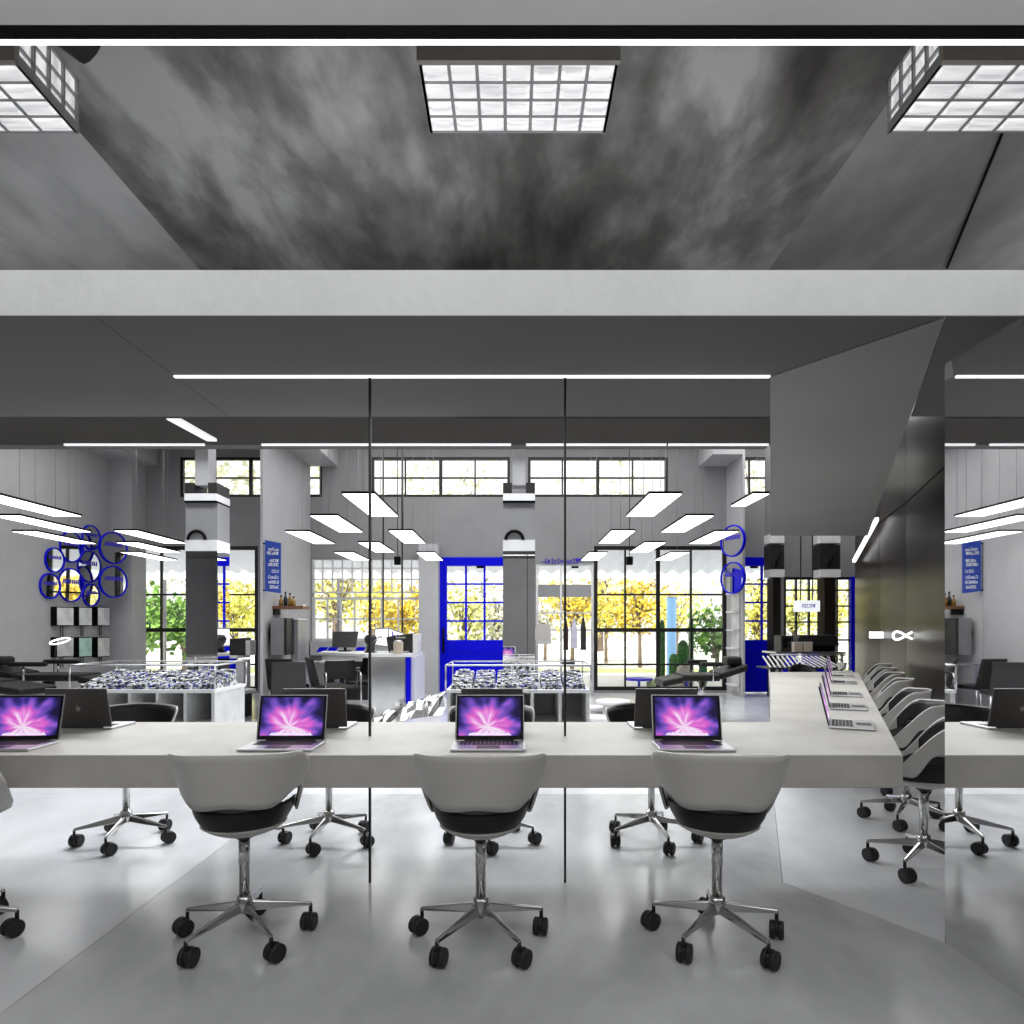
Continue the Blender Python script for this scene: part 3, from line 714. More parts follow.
boxthing('till_monitor', 'black till monitor on a foot on the cafe bar', 'monitor', [('screen_case', MB().hexa([(-.30, 0, .08), (.30, 0, .08), (.30, .06, .08), (-.30, .06, .08), (-.33, .12, .38), (.33, .12, .38), (.33, .18, .38), (-.33, .18, .38)]), M['darkgrey']), ('foot', MB().box(-.14, .14, 0, .2, 0, .02), M['black']), ('neck', MB().box(-.03, .03, .09, .13, .02, .12), M['black'])], (PX(345.5, 10.75), 10.62, bt)).scale = (.62, 1, .85)
bt2 = boxthing('back_counter', 'white back counter under the cafe window with blue marks', 'counter', [('top', MB().box(PX(314, 11.6), PX(372, 11.6), 0, .6, .83, .87), M['white']), ('front', MB().box(PX(316, 11.6), PX(370, 11.6), .06, .58, .70, .829), M['framew']), ('base', MB().box(PX(318, 11.6), PX(368, 11.6), .1, .5, 0, .699), M['darkgrey'])], (0, 11.9, 0))
for i, p in enumerate((321, 331, 359)):
    tg = MB().add([(0, 0, 0), (.16, 0, 0), (.22, 0, .09), (.06, 0, .09)], [(0, 1, 2, 3)]).build('blue_card', M['blue'], solid=.006); tg.location = (PX(p, 11.9) - .1, 11.95, .871)
    tag(tg, 'tilted blue card on the white back counter, ' + ('first', 'second', 'third')[i] + ' from the cafe wall', 'card', 'blue cards on the back counter')
tb = thing('grinder', 'dark round grinder on the cafe bar beside the till monitor', 'coffee grinder', (PX(370, 10.2), 10.25, bt))
sub(MB().lathe([(.07, 0), (.06, .12), (.09, .16), (.10, .22), (.07, .27), (0, .28)]), 'hopper', M['darkgrey'], tb); sub(MB().box(-.08, .08, -.08, .08, 0, .02), 'foot', M['black'], tb)
# hanging light box sign
def strokes(b, x0, x1, z0, z1, Y, n, axis='x'):
    """small made-up looking letter strokes: uprights, bars and bowls"""
    w = (x1 - x0) / n; r = random.Random(int(abs(x0 * 977 + z0 * 131)) + n)
    for i in range(n):
        a = x0 + i * w; k = r.randint(0, 4); s = w * .22; e = a + w * .8; h = z0 + (z1 - z0) * r.choice((1, 1, .7))
        if k != 3: b.box(a, a + s, Y - .004, Y, z0, h)
        if k in (0, 2): b.box(e - s, e, Y - .004, Y, z0, h)
        if k in (0, 1, 3, 4): b.box(a, e, Y - .004, Y, h - s, h)
        if k in (1, 2, 3): b.box(a, e, Y - .004, Y, z0, z0 + s)
        if k in (3, 4): b.box((a + e) / 2 - s / 2, (a + e) / 2 + s / 2, Y - .004, Y, z0, h)
    return b
Zs = 10.8
t = thing('hanging_light_sign', 'white box light sign with blue lettering hanging over the cafe bar', 'sign', (PX(389, Zs), Zs, PZ(637, Zs)))
s = Zs / F
c8 = [(-14 * s, .0, -8 * s), (3 * s, -.3, -9.5 * s), (15 * s, .05, -11 * s), (-3 * s, .4, -9 * s), (-14 * s, .0, 8 * s), (3 * s, -.3, 9 * s), (15 * s, .05, 3 * s), (-3 * s, .4, 6 * s)]
sub(MB().hexa(c8), 'light_box', glow('sign_box_glow', (1, 1, .99), .95), t)
ed = MB()
for a, b_ in ((0, 1), (1, 2), (4, 5), (5, 6), (0, 4), (1, 5), (2, 6)): ed.tube([c8[a], c8[b_]], .012, 5)
sub(ed, 'box_edges', M['greymetal'], t)
le = MB()
A, B_ = Vector(c8[1]), Vector(c8[2]); 
for i in range(6):
    u = .28 + i * .10; q = A.lerp(B_, u) + Vector((-.012, -.02, 0)); zz = .06 + .13 * (1 - u)
    le.bar(q + Vector((0, 0, zz)), q + Vector((.0, 0, zz + (.10 if i in (0, 3, 4) else .065))), .03, .012)
    if i != 2: le.bar(q + Vector((0, 0, zz + .03)), q + Vector((.05, .01, zz + .03)), .02, .02)
sub(le, 'lettering', M['bluetext'], t, 'blue lettering')
for dx, dy in ((-7 * s, .1), (13 * s, .02)): sub(MB().tube([(dx, dy, 5 * s), (dx, dy, 5.2 - PZ(637, Zs))], .014, 6), 'hanging_rod', M['darkgrey'], t)

# side wall of the cafe: blue sign, shelf, cabinet
t = thing('blue_menu_sign', 'blue projecting sign board with lines of white lettering on the cafe side wall', 'sign', (PX(271, 10.72), 10.72, PZ(566, 10.72)))
s = 10.72 / F
sub(MB().hexa([(-6 * s, 0, -25 * s), (7 * s, .12, -27 * s), (7 * s, .15, -27 * s), (-6 * s, .03, -25 * s), (-6 * s, 0, 26 * s), (7 * s, .12, 24 * s), (7 * s, .15, 24 * s), (-6 * s, .03, 26 * s)]), 'board', M['bluesign'], t)
wl = MB()
for k, z in enumerate((17, 13, 5.5, 1.5, -5, -11, -16, -21)):
    strokes(wl, -(3, 4, 2, 3, 0, 3, 3, 2)[k] * s, 6 * s, (z - 1.3) * s, (z + 1.7) * s, -.012, 5)
for i, v in enumerate(wl.v): wl.v[i] = (v[0], v[1] + .12 * (v[0] / s + 6) / 13, v[2])
sub(wl, 'lettering', M['whitetext'], t, 'white lettering')
sub(MB().box(-9 * s, -6 * s, .0, .03, 22 * s, 23.5 * s).box(-9 * s, -6 * s, .0, .03, -25 * s, -23.5 * s).box(-9.5 * s, -8.6 * s, 0, .03, -25.2 * s, 24 * s), 'bracket', M['black'], t)
Zf = 11.3
t = thing('wall_shelf', 'short walnut wall shelf on the cafe side wall', 'shelf', (-3.9, Zf, PZ(609, Zf)))
sub(MB().box(-.149, PX(305, Zf) + 3.9, -.12, .25, 0, .05), 'board', M['wood'], t); sub(MB().box(-.14, -.12, -.1, .2, -.1, 0), 'bracket', M['black'], t)
for i, (p, h) in enumerate(((281, .16), (285.5, .22), (290, .20), (293.5, .14))):
    b = thing('bottle', 'small amber bottle on the walnut wall shelf, ' + ('first', 'second', 'third', 'fourth')[i] + ' from the cafe wall', 'bottle', (PX(p, Zf), Zf, PZ(609, Zf) + .05), 0, 'bottles on the walnut shelf')
    sub(MB().lathe([(.035, 0), (.036, h * .6), (.014, h * .78), (.014, h)], n=10), 'glass', M['amber'] if i != 1 else M['darkgrey'], b); sub(MB().lathe([(.017, h), (.017, h + .025)], n=8), 'cap', M['black'], b)
tag(MB().box(PX(298, Zf), PX(305, Zf), 11.2, 11.35, PZ(609, Zf)+.05, PZ(607, Zf) + .04).build('folded_leaflet', M['white']), 'white leaflets lying past the end of the walnut shelf', 'leaflet')
Zg = 10.9
boxthing('grey_cabinet', 'grey wall cabinet with dark edges above the desk on the cafe side', 'cabinet', [('body', MB().box(PX(270.5, Zg), PX(284, Zg), 0, .4, PZ(655, Zg), PZ(618, Zg)), M['greymetal']), ('door_edge', MB().box(PX(284.1, Zg), PX(287, Zg), -.01, .4, PZ(655, Zg), PZ(618, Zg)), M['darkgrey']), ('round_hook', MB().disc((PX(269, Zg), .20, PZ(633, Zg)), (1, 0, 0), .17, .03), M['black'])], (0, Zg, 0))
boxthing('tall_cabinet', 'tall pale cabinet standing right of the grey wall cabinet', 'cabinet', [('body', MB().box(PX(289.6, 11.2), PX(297, 11.2), 0, .45, 0, PZ(620, 11.2)), M['greymetal']), ('top', MB().box(PX(288.6, 11.2), PX(298, 11.2), -.02, .47, PZ(620, 11.2), PZ(618.5, 11.2)), M['white'])], (0, 11.25, 0))
boxthing('work_desk', 'long steel desk along the cafe side wall', 'desk', [('top', MB().box(PX(272, 10.2), PX(300, 10.2), 0, .9, .72, .75), M['steel']), ('leg', MB().box(PX(298, 10.2) - .05, PX(298, 10.2), .02, .07, 0, .72), M['steel']), ('leg', MB().box(PX(272, 10.2), PX(272, 10.2) + .05, .02, .07, 0, .72), M['steel'])], (0, 10.3, 0))
def lounge(px, Z, rz, lab):
    t = thing('low_back_chair', lab, 'chair', (PX(px, Z), Z, 0), rz, 'dark chairs at the cafe desk')
    sub(MB().box(-.22, .22, -.22, .22, .40, .46), 'seat', M['darkgrey'], t, bevel=.02)
    sub(MB().hexa([(-.22, .18, .44), (.22, .18, .44), (.22, .23, .44), (-.22, .23, .44), (-.21, .28, .86), (.21, .28, .86), (.21, .32, .86), (-.21, .32, .86)]), 'backrest', M['darkgrey'], t, bevel=.015)
    for x in (-.2, .2):
        for y in (-.2, .2): sub(MB().tube([(x, y, 0), (x, y, .40)], .013, 8), 'leg', M['steel'], t)
lounge(288, 8.9, math.radians(200), 'dark low-back chair at the cafe desk, the nearest of the three'); lounge(289, 9.85, math.radians(170), 'dark low-back chair at the cafe desk, middle of three'); lounge(329, 10.05, math.radians(120), 'dark low-back chair at the cafe desk, turned sideways at the desk end')
def tubular(px, Z, rz, lab):
    t = thing('tubular_chair', lab, 'chair', (PX(px, Z), Z, 0), rz, 'tubular chairs at the cafe bar')
    for x in (-.24, .24):
        sub(MB().tube([(x, .24, .015), (x, -.22, .015), (x, -.25, .05), (x, -.25, .62), (x, -.22, .66), (x, .20, .66), (x, .23, .63), (x, .235, .46)], .014, 8), 'side_tube', M['chrome'], t)
    sub(MB().tube([(-.24, .24, .015), (.24, .24, .015)], .014, 8), 'floor_bar', M['chrome'], t)
    sub(MB().box(-.235, .235, -.22, .22, .43, .47), 'seat', M['uphol'], t, bevel=.015)
    sub(MB().hexa([(-.23, .21, .55), (.23, .21, .55), (.23, .24, .55), (-.23, .24, .55), (-.22, .27, .82), (.22, .27, .82), (.22, .30, .82), (-.22, .30, .82)]), 'backrest', M['uphol'], t, bevel=.01)
tubular(342, 9.6, math.radians(20), 'chrome tubular chair with black seat, by the left post'); tubular(367, 10.4, math.radians(-15), 'chrome tubular chair with black seat, close behind the first near the bar'); 
t = thing('bistro_table', 'small round pale table on a steel foot beside the tubular chairs', 'table', (PX(337, 11.35), 11.35, 0))
sub(MB().lathe([(.3, .71), (.3, .74)], n=28), 'table_top', M['white'], t); sub(MB().lathe([(.04, .02), (.04, .71)]), 'pedestal', M['steel'], t); sub(MB().lathe([(.24, 0), (.24, .015), (.04, .03)]), 'foot', M['steel'], t)
# crumpled silver bench
b = MB(); rr = random.Random(5)
hh = {}
def foil(u, v):
    k = (round(u * 14), round(v * 8)); 
    if k not in hh: hh[k] = (rr.uniform(-.03, .03), rr.uniform(-.035, .035))
    a, c = hh[k]; X = -.45 + .95 * u; z = (.10 + .36 * u ** .8) * math.sin(PI * min(1, max(0, .08 + v * .84))) ** .6
    return (X + a * .5, -.25 + .5 * v + a, max(0.0, z + c * (0 if v in (0, 1) else 1)))
b.grid(foil, 14, 8, False)
o = b.build('foil_bench', M['silver']); o.location = (PX(407, 8.7), 8.7, 0); tag(o, 'crumpled silver foil-like bench on the floor before the blue door', 'bench')

# ------------------------------------------------------------------ shop window side
t = thing('display_rail', 'white hanging rail and shelves in the shop window', 'clothes rail', (0, 12.6, 0))
Zr = 12.6
rl = MB()
for p in (537, 561, 592): rl.tube([(PX(p, Zr), 0, 0), (PX(p, Zr), 0, PZ(566, Zr))], .018, 6)
sub(rl, 'uprights', M['framew'], t)
for y in (613, 666, 672): sub(MB().box(PX(536, Zr), PX(593, Zr), -.03, .03, PZ(y, Zr) - .015, PZ(y, Zr) + .015), 'cross_bar', M['framew'], t)
sub(MB().box(PX(536, Zr), PX(593, Zr), .02, .05, PZ(597, Zr), PZ(584.5, Zr)), 'valance', M['greymetal'], t, 'grey valance board')
def garment(px, y0, y1, mat, lab, w):
    t = thing('hanging_shirt', lab, 'garment', (PX(px, 12.55), 12.53, 0), 0, 'garments on the shop rail')
    z0, z1 = PZ(y1, 12.5), PZ(y0, 12.5); ww = w * 12.5 / F / 2
    sub(MB().prism([(-ww, -.05), (ww, -.05), (ww * .8, .02), (-ww * .8, .02)], z0, z0 + (z1 - z0) * .62).hexa([(-ww, -.05, z0 + (z1 - z0) * .62), (ww, -.05, z0 + (z1 - z0) * .62), (ww, .02, z0 + (z1 - z0) * .62), (-ww, .02, z0 + (z1 - z0) * .62), (-ww * .12, -.03, z1), (ww * .12, -.03, z1), (ww * .12, 0, z1), (-ww * .12, 0, z1)]), 'cloth', mat, t)
    sub(MB().tube([(0, -.01, z1 - .02), (0, -.01, PZ(613, 12.6))], .008, 5), 'hook', M['black'], t)
garment(565.5, 617, 650, M['maroon'], 'dark maroon garment on the shop rail', 5); garment(574, 617, 648, M['lavender'], 'pale lavender garment on the shop rail between two dark ones', 5.5); garment(583, 616, 650, M['blackmat'], 'black garment on the shop rail', 5.5)
def tote(px, y0, y1, w, lab, Z=12.5):
    t = thing('tote_bag', lab, 'bag', (PX(px, Z), Z, 0), 0, 'tote bags in the shop window'); z0, z1 = PZ(y1, Z), PZ(y0, Z); ww = w * Z / F / 2
    sub(MB().hexa([(-ww, -.03, z0), (ww, -.03, z0), (ww, .03, z0), (-ww, .03, z0), (-ww * .94, -.01, z1), (ww * .94, -.01, z1), (ww * .94, .01, z1), (-ww * .94, .01, z1)]), 'bag_body', M['tote'], t)
    sub(MB().tube([(-ww * .5, 0, z1), (-ww * .4, 0, PZ(613, Z)), (ww * .4, 0, PZ(613, Z)), (ww * .5, 0, z1)], .012, 6), 'handle', M['tote'], t)
tote(543.5, 624, 644, 15, 'pale canvas tote bag hanging in the shop window, the larger one'); tote(532.5, 628, 640, 8, 'small pale tote bag beside the mirror column', 12.3)
boxthing('dark_box', 'small dark box on the lower bar of the shop rail', 'box', [('body', MB().box(0, .24, 0, .1, 0, .09), M['darkgrey']), ('lid', MB().box(-.005, .245, -.005, .105, .09, .105), M['black'])], (PX(562, 12.6), 12.5, PZ(666, 12.6) + .015))
b = strokes(MB(), BX(545), BX(579), BZ(563.8), BZ(558.6), BW - .01, 11); b.box(BX(541), BX(549), BW - .014, BW - .01, BZ(562.3), BZ(561.7)).box(BX(576), BX(582), BW - .014, BW - .01, BZ(561), BZ(558.5))
tag(b.build('wall_lettering', M['bluetext']), 'blue script lettering on the wall over the shop window', 'lettering')
for i, (p, y, r) in enumerate(((598, 706, .17), (613, 700, .22), (599, 716, .2))):
    Z = 8.9 - i * .35
    t = thing('round_stool', ('low white stool beside the display table', 'wide low white stool by the window', 'low white stool nearest the counter')[i], 'stool', (PX(p, Z), Z, 0), 0, 'low white stools')
    z = PZ(y, Z); sub(MB().lathe([(r * .6, 0), (r * .6, z - .05)], n=18), 'base', M['framew'], t); sub(MB().lathe([(r, z - .05), (r * 1.05, z - .02), (r, z), (0, z + .005)], n=22), 'seat', M['white'], t)
# recliners
def recliner(X, Y, rz, lab):
    t = thing('treatment_recliner', lab, 'recliner', (X, Y, 0), rz, 'black treatment recliners')
    def pad(b, x0, x1, z0, z1, dz0=0): return b.hexa([(x0, -.28, z0), (x1, -.28, z1), (x1, .28, z1), (x0, .28, z0), (x0, -.28, z0 + .09), (x1, -.28, z1 + .09), (x1, .28, z1 + .09), (x0, .28, z0 + .09)])
    sub(pad(MB(), -.55, .30, .60, .60), 'seat_cushion', M['uphol'], t, bevel=.025)
    sub(pad(MB(), .31, .95, .62, .74), 'back_cushion', M['uphol'], t, bevel=.025)
    sub(MB().box(.55, .9, -.15, .15, .80, .92), 'headrest', M['uphol'], t, bevel=.04)
    sub(pad(MB(), -1.05, -.56, .52, .58), 'leg_rest', M['uphol'], t, bevel=.025)
    for y in (-.33, .33): sub(MB().box(-.2, .3, y - .04, y + .04, .80, .86), 'armrest', M['uphol'], t, bevel=.02); sub(MB().tube([(.1, y, .60), (.1, y, .80)], .014, 8), 'arm_post', M['chrome'], t)
    sub(MB().lathe([(.05, .08), (.05, .35), (.075, .36), (.075, .60)]), 'lift_column', M['chrome'], t)
    for k in range(4):
        a = PI / 4 + k * PI / 2; sub(MB().bar((0, 0, .09), (.34 * math.cos(a), .34 * math.sin(a), .05), .05, .04).ball((.34 * math.cos(a), .34 * math.sin(a), .03), .03), 'leg', M['chrome'], t)
    return t
rcl = recliner(2.58, 9.0, 0, 'black padded recliner on a steel pedestal near the black window on the right'); rcl.scale = (.56, 1, 1)
recliner(2 * XE - PX(728, 9.0) + .1, 9.0, PI, 'black padded recliner at the far left below the framed pictures')
recliner(2 * XE - PX(740, 8.0) - .4, 7.9, PI * .97, 'black padded recliner at the far left edge, behind the cut-off laptop')

# ------------------------------------------------------------------ far left wall: round mirrors and pictures
WX = -7.77
def wallpt(px, py):
    Z = WX * F / (px - CX); return Z, PZ(py, Z)
def rmirror(loc, r, nrm, lab, g):
    t = thing('round_mirror', lab, 'mirror', loc, 0, g); n = Vector(nrm).normalized()
    sub(MB().disc(n * .03, n, r - .012, .02, 32), 'mirror_glass', M['mirror'], t)
    up = Vector((0, 0, 1)); s = n.cross(up).normalized()
    ring = MB(); N = 32; vs = []
    for k in range(N):
        a = 2 * PI * k / N; e = s * math.cos(a) + up * math.sin(a)
        for rr, d in ((r, 0), (r, .055), (r - .022, .055), (r - .022, 0)): vs.append(e * rr + n * d)
    ring.add(vs, [(4 * k + j, 4 * k + (j + 1) % 4, 4 * ((k + 1) % N) + (j + 1) % 4, 4 * ((k + 1) % N) + j) for k in range(N) for j in range(4)], True)
    sub(ring, 'rim', M['blue'], t, 'blue rim')
    le = MB(); rn = random.Random(int(r * 1e4)); w = r * 1.3 / 8
    for i in range(8):
        c = s * (-r * .65 + i * w) + up * r * .08 + n * .043
        le.add([c, c + s * w * .7, c + s * w * .7 + up * r * .30 * rn.uniform(.75, 1), c + up * r * .30 * rn.uniform(.75, 1)], [(0, 1, 2, 3)])
    sub(le, 'lettering', M['bluetext'], t, 'blue lettering')
rm = [(69.5, 547, 15.5, 'upper middle of the cluster'), (89.3, 537.6, 12.5, 'topmost and small'), (52.7, 560, 12.5, 'upper left of the cluster'), (87.4, 566.6, 16, 'in the centre right of the cluster'),
      (48, 586, 13, 'lowest at the left of the cluster'), (69, 585, 17, 'largest, low in the cluster'), (89.3, 595, 11.5, 'the smallest, lowest right of the cluster')]
for px, py, ry, lb in rm:
    Z, z = wallpt(px, py); rmirror((WX, Z, z), ry * Z / F, (1, -.12, -.02), 'round blue-rimmed mirror on the left wall, ' + lb, 'round mirrors on the left wall')
for py, ry, lb in ((548, 16, 'upper'), (582, 16, 'lower')):
    rmirror((PX(112, 12.3), 12.3, PZ(py, 12.3)), ry * 12.3 / F, (1, -.32, 0), f'round blue-rimmed mirror projecting by the left window, {lb} of two', 'round mirrors on the left wall')
    t = bpy.context.scene.objects
for py, ry, lb in ((541, 16, 'upper'), (578, 16, 'lower')):
    rmirror((PX(734, 12.1), 12.1, PZ(py, 12.1)), ry * 12.1 / F, (-.9, -.45, 0), f'round blue-rimmed mirror projecting right of the black shop window, {lb} of two', 'round mirrors on the right')
def picmat(i):
    c = [(.72, .72, .72), (.66, .68, .67), (.74, .74, .76), (.60, .60, .60), (.45, .66, .60), (.70, .69, .67)][i]
    return concrete('picture_print_%s' % 'abcdef'[i], [(.35, tuple(x * .75 for x in c)), (.5, c), (.65, tuple(min(1, x * 1.2) for x in c))], 3.5, .6, 9)
k = 0
for r_, (y0, y1) in enumerate(((607, 626), (637, 657))):
    for c_, (p0, p1) in enumerate(((50.5, 68), (73, 86.5), (92, 104.5))):
        Z0, Z1 = WX * F / (p0 - CX), WX * F / (p1 - CX); zc = PZ((y0 + y1) / 2, (Z0 + Z1) / 2); hh_ = (y1 - y0) / 2 * (Z0 + Z1) / 2 / F
        t = thing('framed_picture', f"pale framed picture on the far left wall, {('upper', 'lower')[r_]} row, {('first', 'second', 'third')[c_]} from the left", 'picture', (WX, (Z0 + Z1) / 2, zc), 0, 'framed pictures on the left wall')
        hw = (Z1 - Z0) / 2
        sub(MB().box(0, .10, -hw, hw, -hh_, hh_), 'frame', M['black'], t, 'deep black frame'); sub(MB().box(.1005, .106, -hw + .015, hw - .015, -hh_ + .015, hh_ - .015), 'print', picmat(k), t); k += 1
        sub(MB().tube([(.02, 0, -hh_), (.02, 0, -hh_ - .18)], .007, 5).tube([(.02, .06, -hh_), (.02, .06, -hh_ - .18)], .007, 5), 'wires', M['darkgrey'], t)
Zl = 10.4
t = thing('ring_light', 'white glowing ring light hovering before the lower left picture', 'lamp', (PX(60, Zl), Zl, PZ(641, Zl)))
sub(MB().tube([(.135 * math.cos(a), .12 * math.sin(a), .046 * math.sin(a) + .012 * math.cos(a)) for a in [2 * PI * q / 24 for q in range(25)]], .013, 8), 'ring', M['strip'], t)
sub(MB().tube([(-.14, .12, 0), (-.2, .15, -.4), (-.2, .15, -EYE + (641 - CY) * Zl / F)], .008, 6), 'stand', M['darkgrey'], t)
# long white bench and kiosk at the left
t = thing('long_bench', 'long white slatted bench with a dark base running back beside the left display table', 'bench', (0, 0, 0))
q = [P(170, 712, 9.0), P(262, 690, 11.6)]
a0, a1 = Vector((PX(192, 8.2), 8.2)), Vector((PX(256, 9.9), 9.9)); zt = .40
sub(MB().prism([(a0.x - .5, a0.y), (a0.x, a0.y - .1), (a1.x, a1.y), (a1.x - .3, a1.y + .2)], zt - .05, zt), 'bench_top', M['white'], t)
sub(MB().prism([(a0.x - .4, a0.y + .05), (a0.x - .06, a0.y), (a1.x - .06, a1.y), (a1.x - .3, a1.y + .1)], 0, zt - .05), 'base', M['darkgrey'], t)
Zk = 10.3
boxthing('tasting_kiosk', 'small kiosk with a white top and bright blue side behind the left column', 'kiosk', [('top', MB().box(PX(191, Zk), PX(238, Zk), 0, .5, PZ(656, Zk) - .04, PZ(656, Zk)), M['white']), ('blue_panel', MB().box(PX(220, Zk), PX(235, Zk), .02, .06, .30, PZ(656, Zk) - .04), M['blue'], 'bright blue panel'), ('white_panel', MB().box(PX(235.2, Zk), PX(243, Zk), .02, .3, .30, PZ(660, Zk)), M['framew']), ('base', MB().box(PX(200, Zk), PX(238, Zk), .1, .45, 0, .29), M['darkgrey'])], (0, Zk, 0))
boxthing('glass_dome', 'clear glass cake dome on the kiosk by the left column', 'dome', [('plate', MB().lathe([(.14, 0), (.15, .02)]), M['white']), ('dome', MB().lathe([(.14, .021), (.14, .14), (.10, .2), (.02, .23), (.02, .26), (0, .262)]), M['cglass'])], (PX(211, Zk), Zk + .2, PZ(656, Zk)))
boxthing('black_grinder', 'black coffee machine on the kiosk at the left', 'coffee machine', [('body', MB().hexa([(-.16, 0, 0), (.12, 0, 0), (.12, .25, 0), (-.16, .25, 0), (-.19, 0, .26), (.12, 0, .28), (.12, .25, .28), (-.16, .25, .26)]), M['darkgrey']), ('cowl', MB().box(.125, .2, .0, .24, 0, .24), M['framew'])], (PX(233, Zk) - .02, Zk + .22, PZ(656, Zk)))

# ------------------------------------------------------------------ beyond the wing of the counter
Zw = 12.4
for p0, p1, lb in ((770, 784, 'dark clad column nearest the grey soffit corner beyond the counter wing'), (820, 840, 'dark clad column left of the bronze wall beyond the counter wing')):
    t = thing('dark_column', lb, 'column', (PX((p0 + p1) / 2, Zw), Zw, 0)); hw = (p1 - p0) / 2 * Zw / F; z = lambda y: PZ(y, Zw)
    sub(MB().box(-hw * .8, hw * .8, 0, .3, z(544), 5.2), 'upper_post', M['wall'], t)
    sub(MB().box(-hw, hw, -.02, .3, z(543), z(534)), 'white_plate', M['white'], t)
    sub(MB().box(-hw, hw, -.01, .3, z(569), z(545)), 'dark_niche', M['darkgrey'], t)
    sub(MB().box(-hw, hw, -.03, .3, z(577), z(569.5)), 'band', M['white'], t, 'white band')
    sub(MB().box(-hw * .55, hw * .55, 0, .3, 0, z(577.5)), 'shaft', M['bronze'], t)
    sub(MB().tube([(-hw * .3, -.02, z(567)), (0, -.03, z(560)), (hw * .5, -.02, z(552))], .02, 6), 'spot_arm', M['black'], t)
t = thing('hanging_light_sign', 'white box light sign with blue lettering between the dark columns beyond the counter wing', 'sign', (PX(809, Zw), Zw, PZ(606, Zw)))
s = Zw / F
sub(MB().box(-11 * s, 11 * s, 0, .2, -5.5 * s, 5.5 * s), 'light_box', M['strip_soft'], t); sub(strokes(MB(), -7 * s, 7 * s, -1.5 * s, 2 * s, -.004, 6), 'lettering', M['bluetext'], t, 'blue lettering')
sub(MB().tube([(-6 * s, .1, 5.5 * s), (-6 * s, .1, 5.2 - PZ(606, Zw))], .012, 5), 'hanging_rod', M['darkgrey'], t); sub(MB().tube([(6 * s, .1, 5.5 * s), (6 * s, .1, 5.2 - PZ(606, Zw))], .012, 5), 'hanging_rod', M['darkgrey'], t)
Zt = 10.6; zt = PZ(652, Zt)
boxthing('service_table', 'blue fronted service table beyond the end of the counter wing', 'table', [('top', MB().box(PX(776, Zt), PX(846, Zt), 0, .6, zt - .03, zt), M['steel']), ('blue_panel', MB().box(PX(786, Zt), PX(798, Zt), -.02, 0, zt - .16, zt - .03), M['blue'], 'blue front panel'), ('blue_panel', MB().box(PX(801, Zt), PX(820, Zt), -.02, 0, zt - .16, zt - .03), M['blue'], 'blue front panel'),
    ('leg', MB().box(PX(778, Zt), PX(780, Zt), .02, .06, 0, zt - .03), M['steel']), ('leg', MB().box(PX(842, Zt), PX(844, Zt), .02, .06, 0, zt - .03), M['steel']), ('lower_panel', MB().box(PX(786, Zt), PX(832, Zt), .1, .14, .2, zt - .17), M['blue'])], (0, Zt, 0))
boxthing('black_oven', 'black countertop machine at the left of the service table', 'machine', [('body', MB().box(0, .2, 0, .3, 0, .26), M['darkgrey']), ('window', MB().box(.02, .15, -.01, -.002, .06, .22), M['bezel'])], (PX(785, Zt), Zt + .15, zt))
boxthing('espresso_machine', 'wide black espresso machine at the right of the service table', 'coffee machine', [('body', MB().hexa([(-.3, 0, .1), (.42, 0, .1), (.42, .3, .1), (-.3, .3, .1), (-.22, 0, .27), (.36, 0, .27), (.36, .3, .27), (-.22, .3, .27)]), M['darkgrey']), ('base', MB().box(-.25, .36, .05, .25, 0, .1), M['black'])], (PX(818, Zt), Zt + .15, zt))
for i, p in enumerate((799, 809)):
    boxthing('takeaway_box', ('beige paper box on the service table beside the black oven', 'beige paper box on the service table in front of the espresso machine')[i], 'box', [('body', MB().box(-.07, .07, 0, .1, 0, .14), M['beige']), ('lid', MB().box(-.074, .074, -.004, .104, .14, .16), M['tote'])], (PX(p, Zt), Zt + .02, zt), 0, 'beige boxes on the service table')
Zd = 9.6; zd = PZ(668, Zd)
t = thing('slatted_rack', 'steel rack of slanted slats at the far end of the counter wing', 'rack', (PX(808, Zd), Zd, 0)); s = Zd / F
sl = MB()
for i in range(15):
    x = (-37 + i * 5) * s; sl.bar((x, .02, zd + .01), (x + (5 if i < 8 else -5) * s, .5, zd + .15), .022, .012)
sub(sl, 'slats', M['white'], t); sub(MB().box(-38 * s, 38 * s, 0, .55, zd - .02, zd), 'deck', M['darkgrey'], t)
sub(MB().tube([(-38 * s, .0, zd + .19), (38 * s, 0, zd + .19)], .01, 6), 'guard_rail', M['steel'], t)
for x in (-37, -31, 31, 37): sub(MB().tube([(x * s, .05, 0), (x * s, .05, zd)], .013, 6), 'leg', M['steel'], t)
t = thing('potted_plant', 'small green potted plant beside the slatted rack', 'plant', (PX(842, 9.4), 9.4, zd)); lf = MB(); rp_ = random.Random(3)
for i in range(40):
    a = rp_.uniform(0, 6.28); r = rp_.uniform(.02, .1); z = rp_.uniform(.06, .2); c = Vector((r * math.cos(a), r * math.sin(a), z)); d = Vector((math.cos(a), math.sin(a), .3)) * .05; s2 = Vector((-math.sin(a), math.cos(a), 0)) * .018
    lf.add([c, c + d * .5 + s2, c + d, c + d * .5 - s2], [(0, 1, 2, 3)])
sub(lf, 'leaves', M['leaf_green'], t); sub(MB().lathe([(.05, 0), (.065, .09)]), 'pot', M['white'], t)
def sofa_(loc): pass
t = thing('low_back_chair', 'dark rounded chair back showing at the far end of the counter wing', 'chair', (PX(802, 9.0), 9.0, 0))
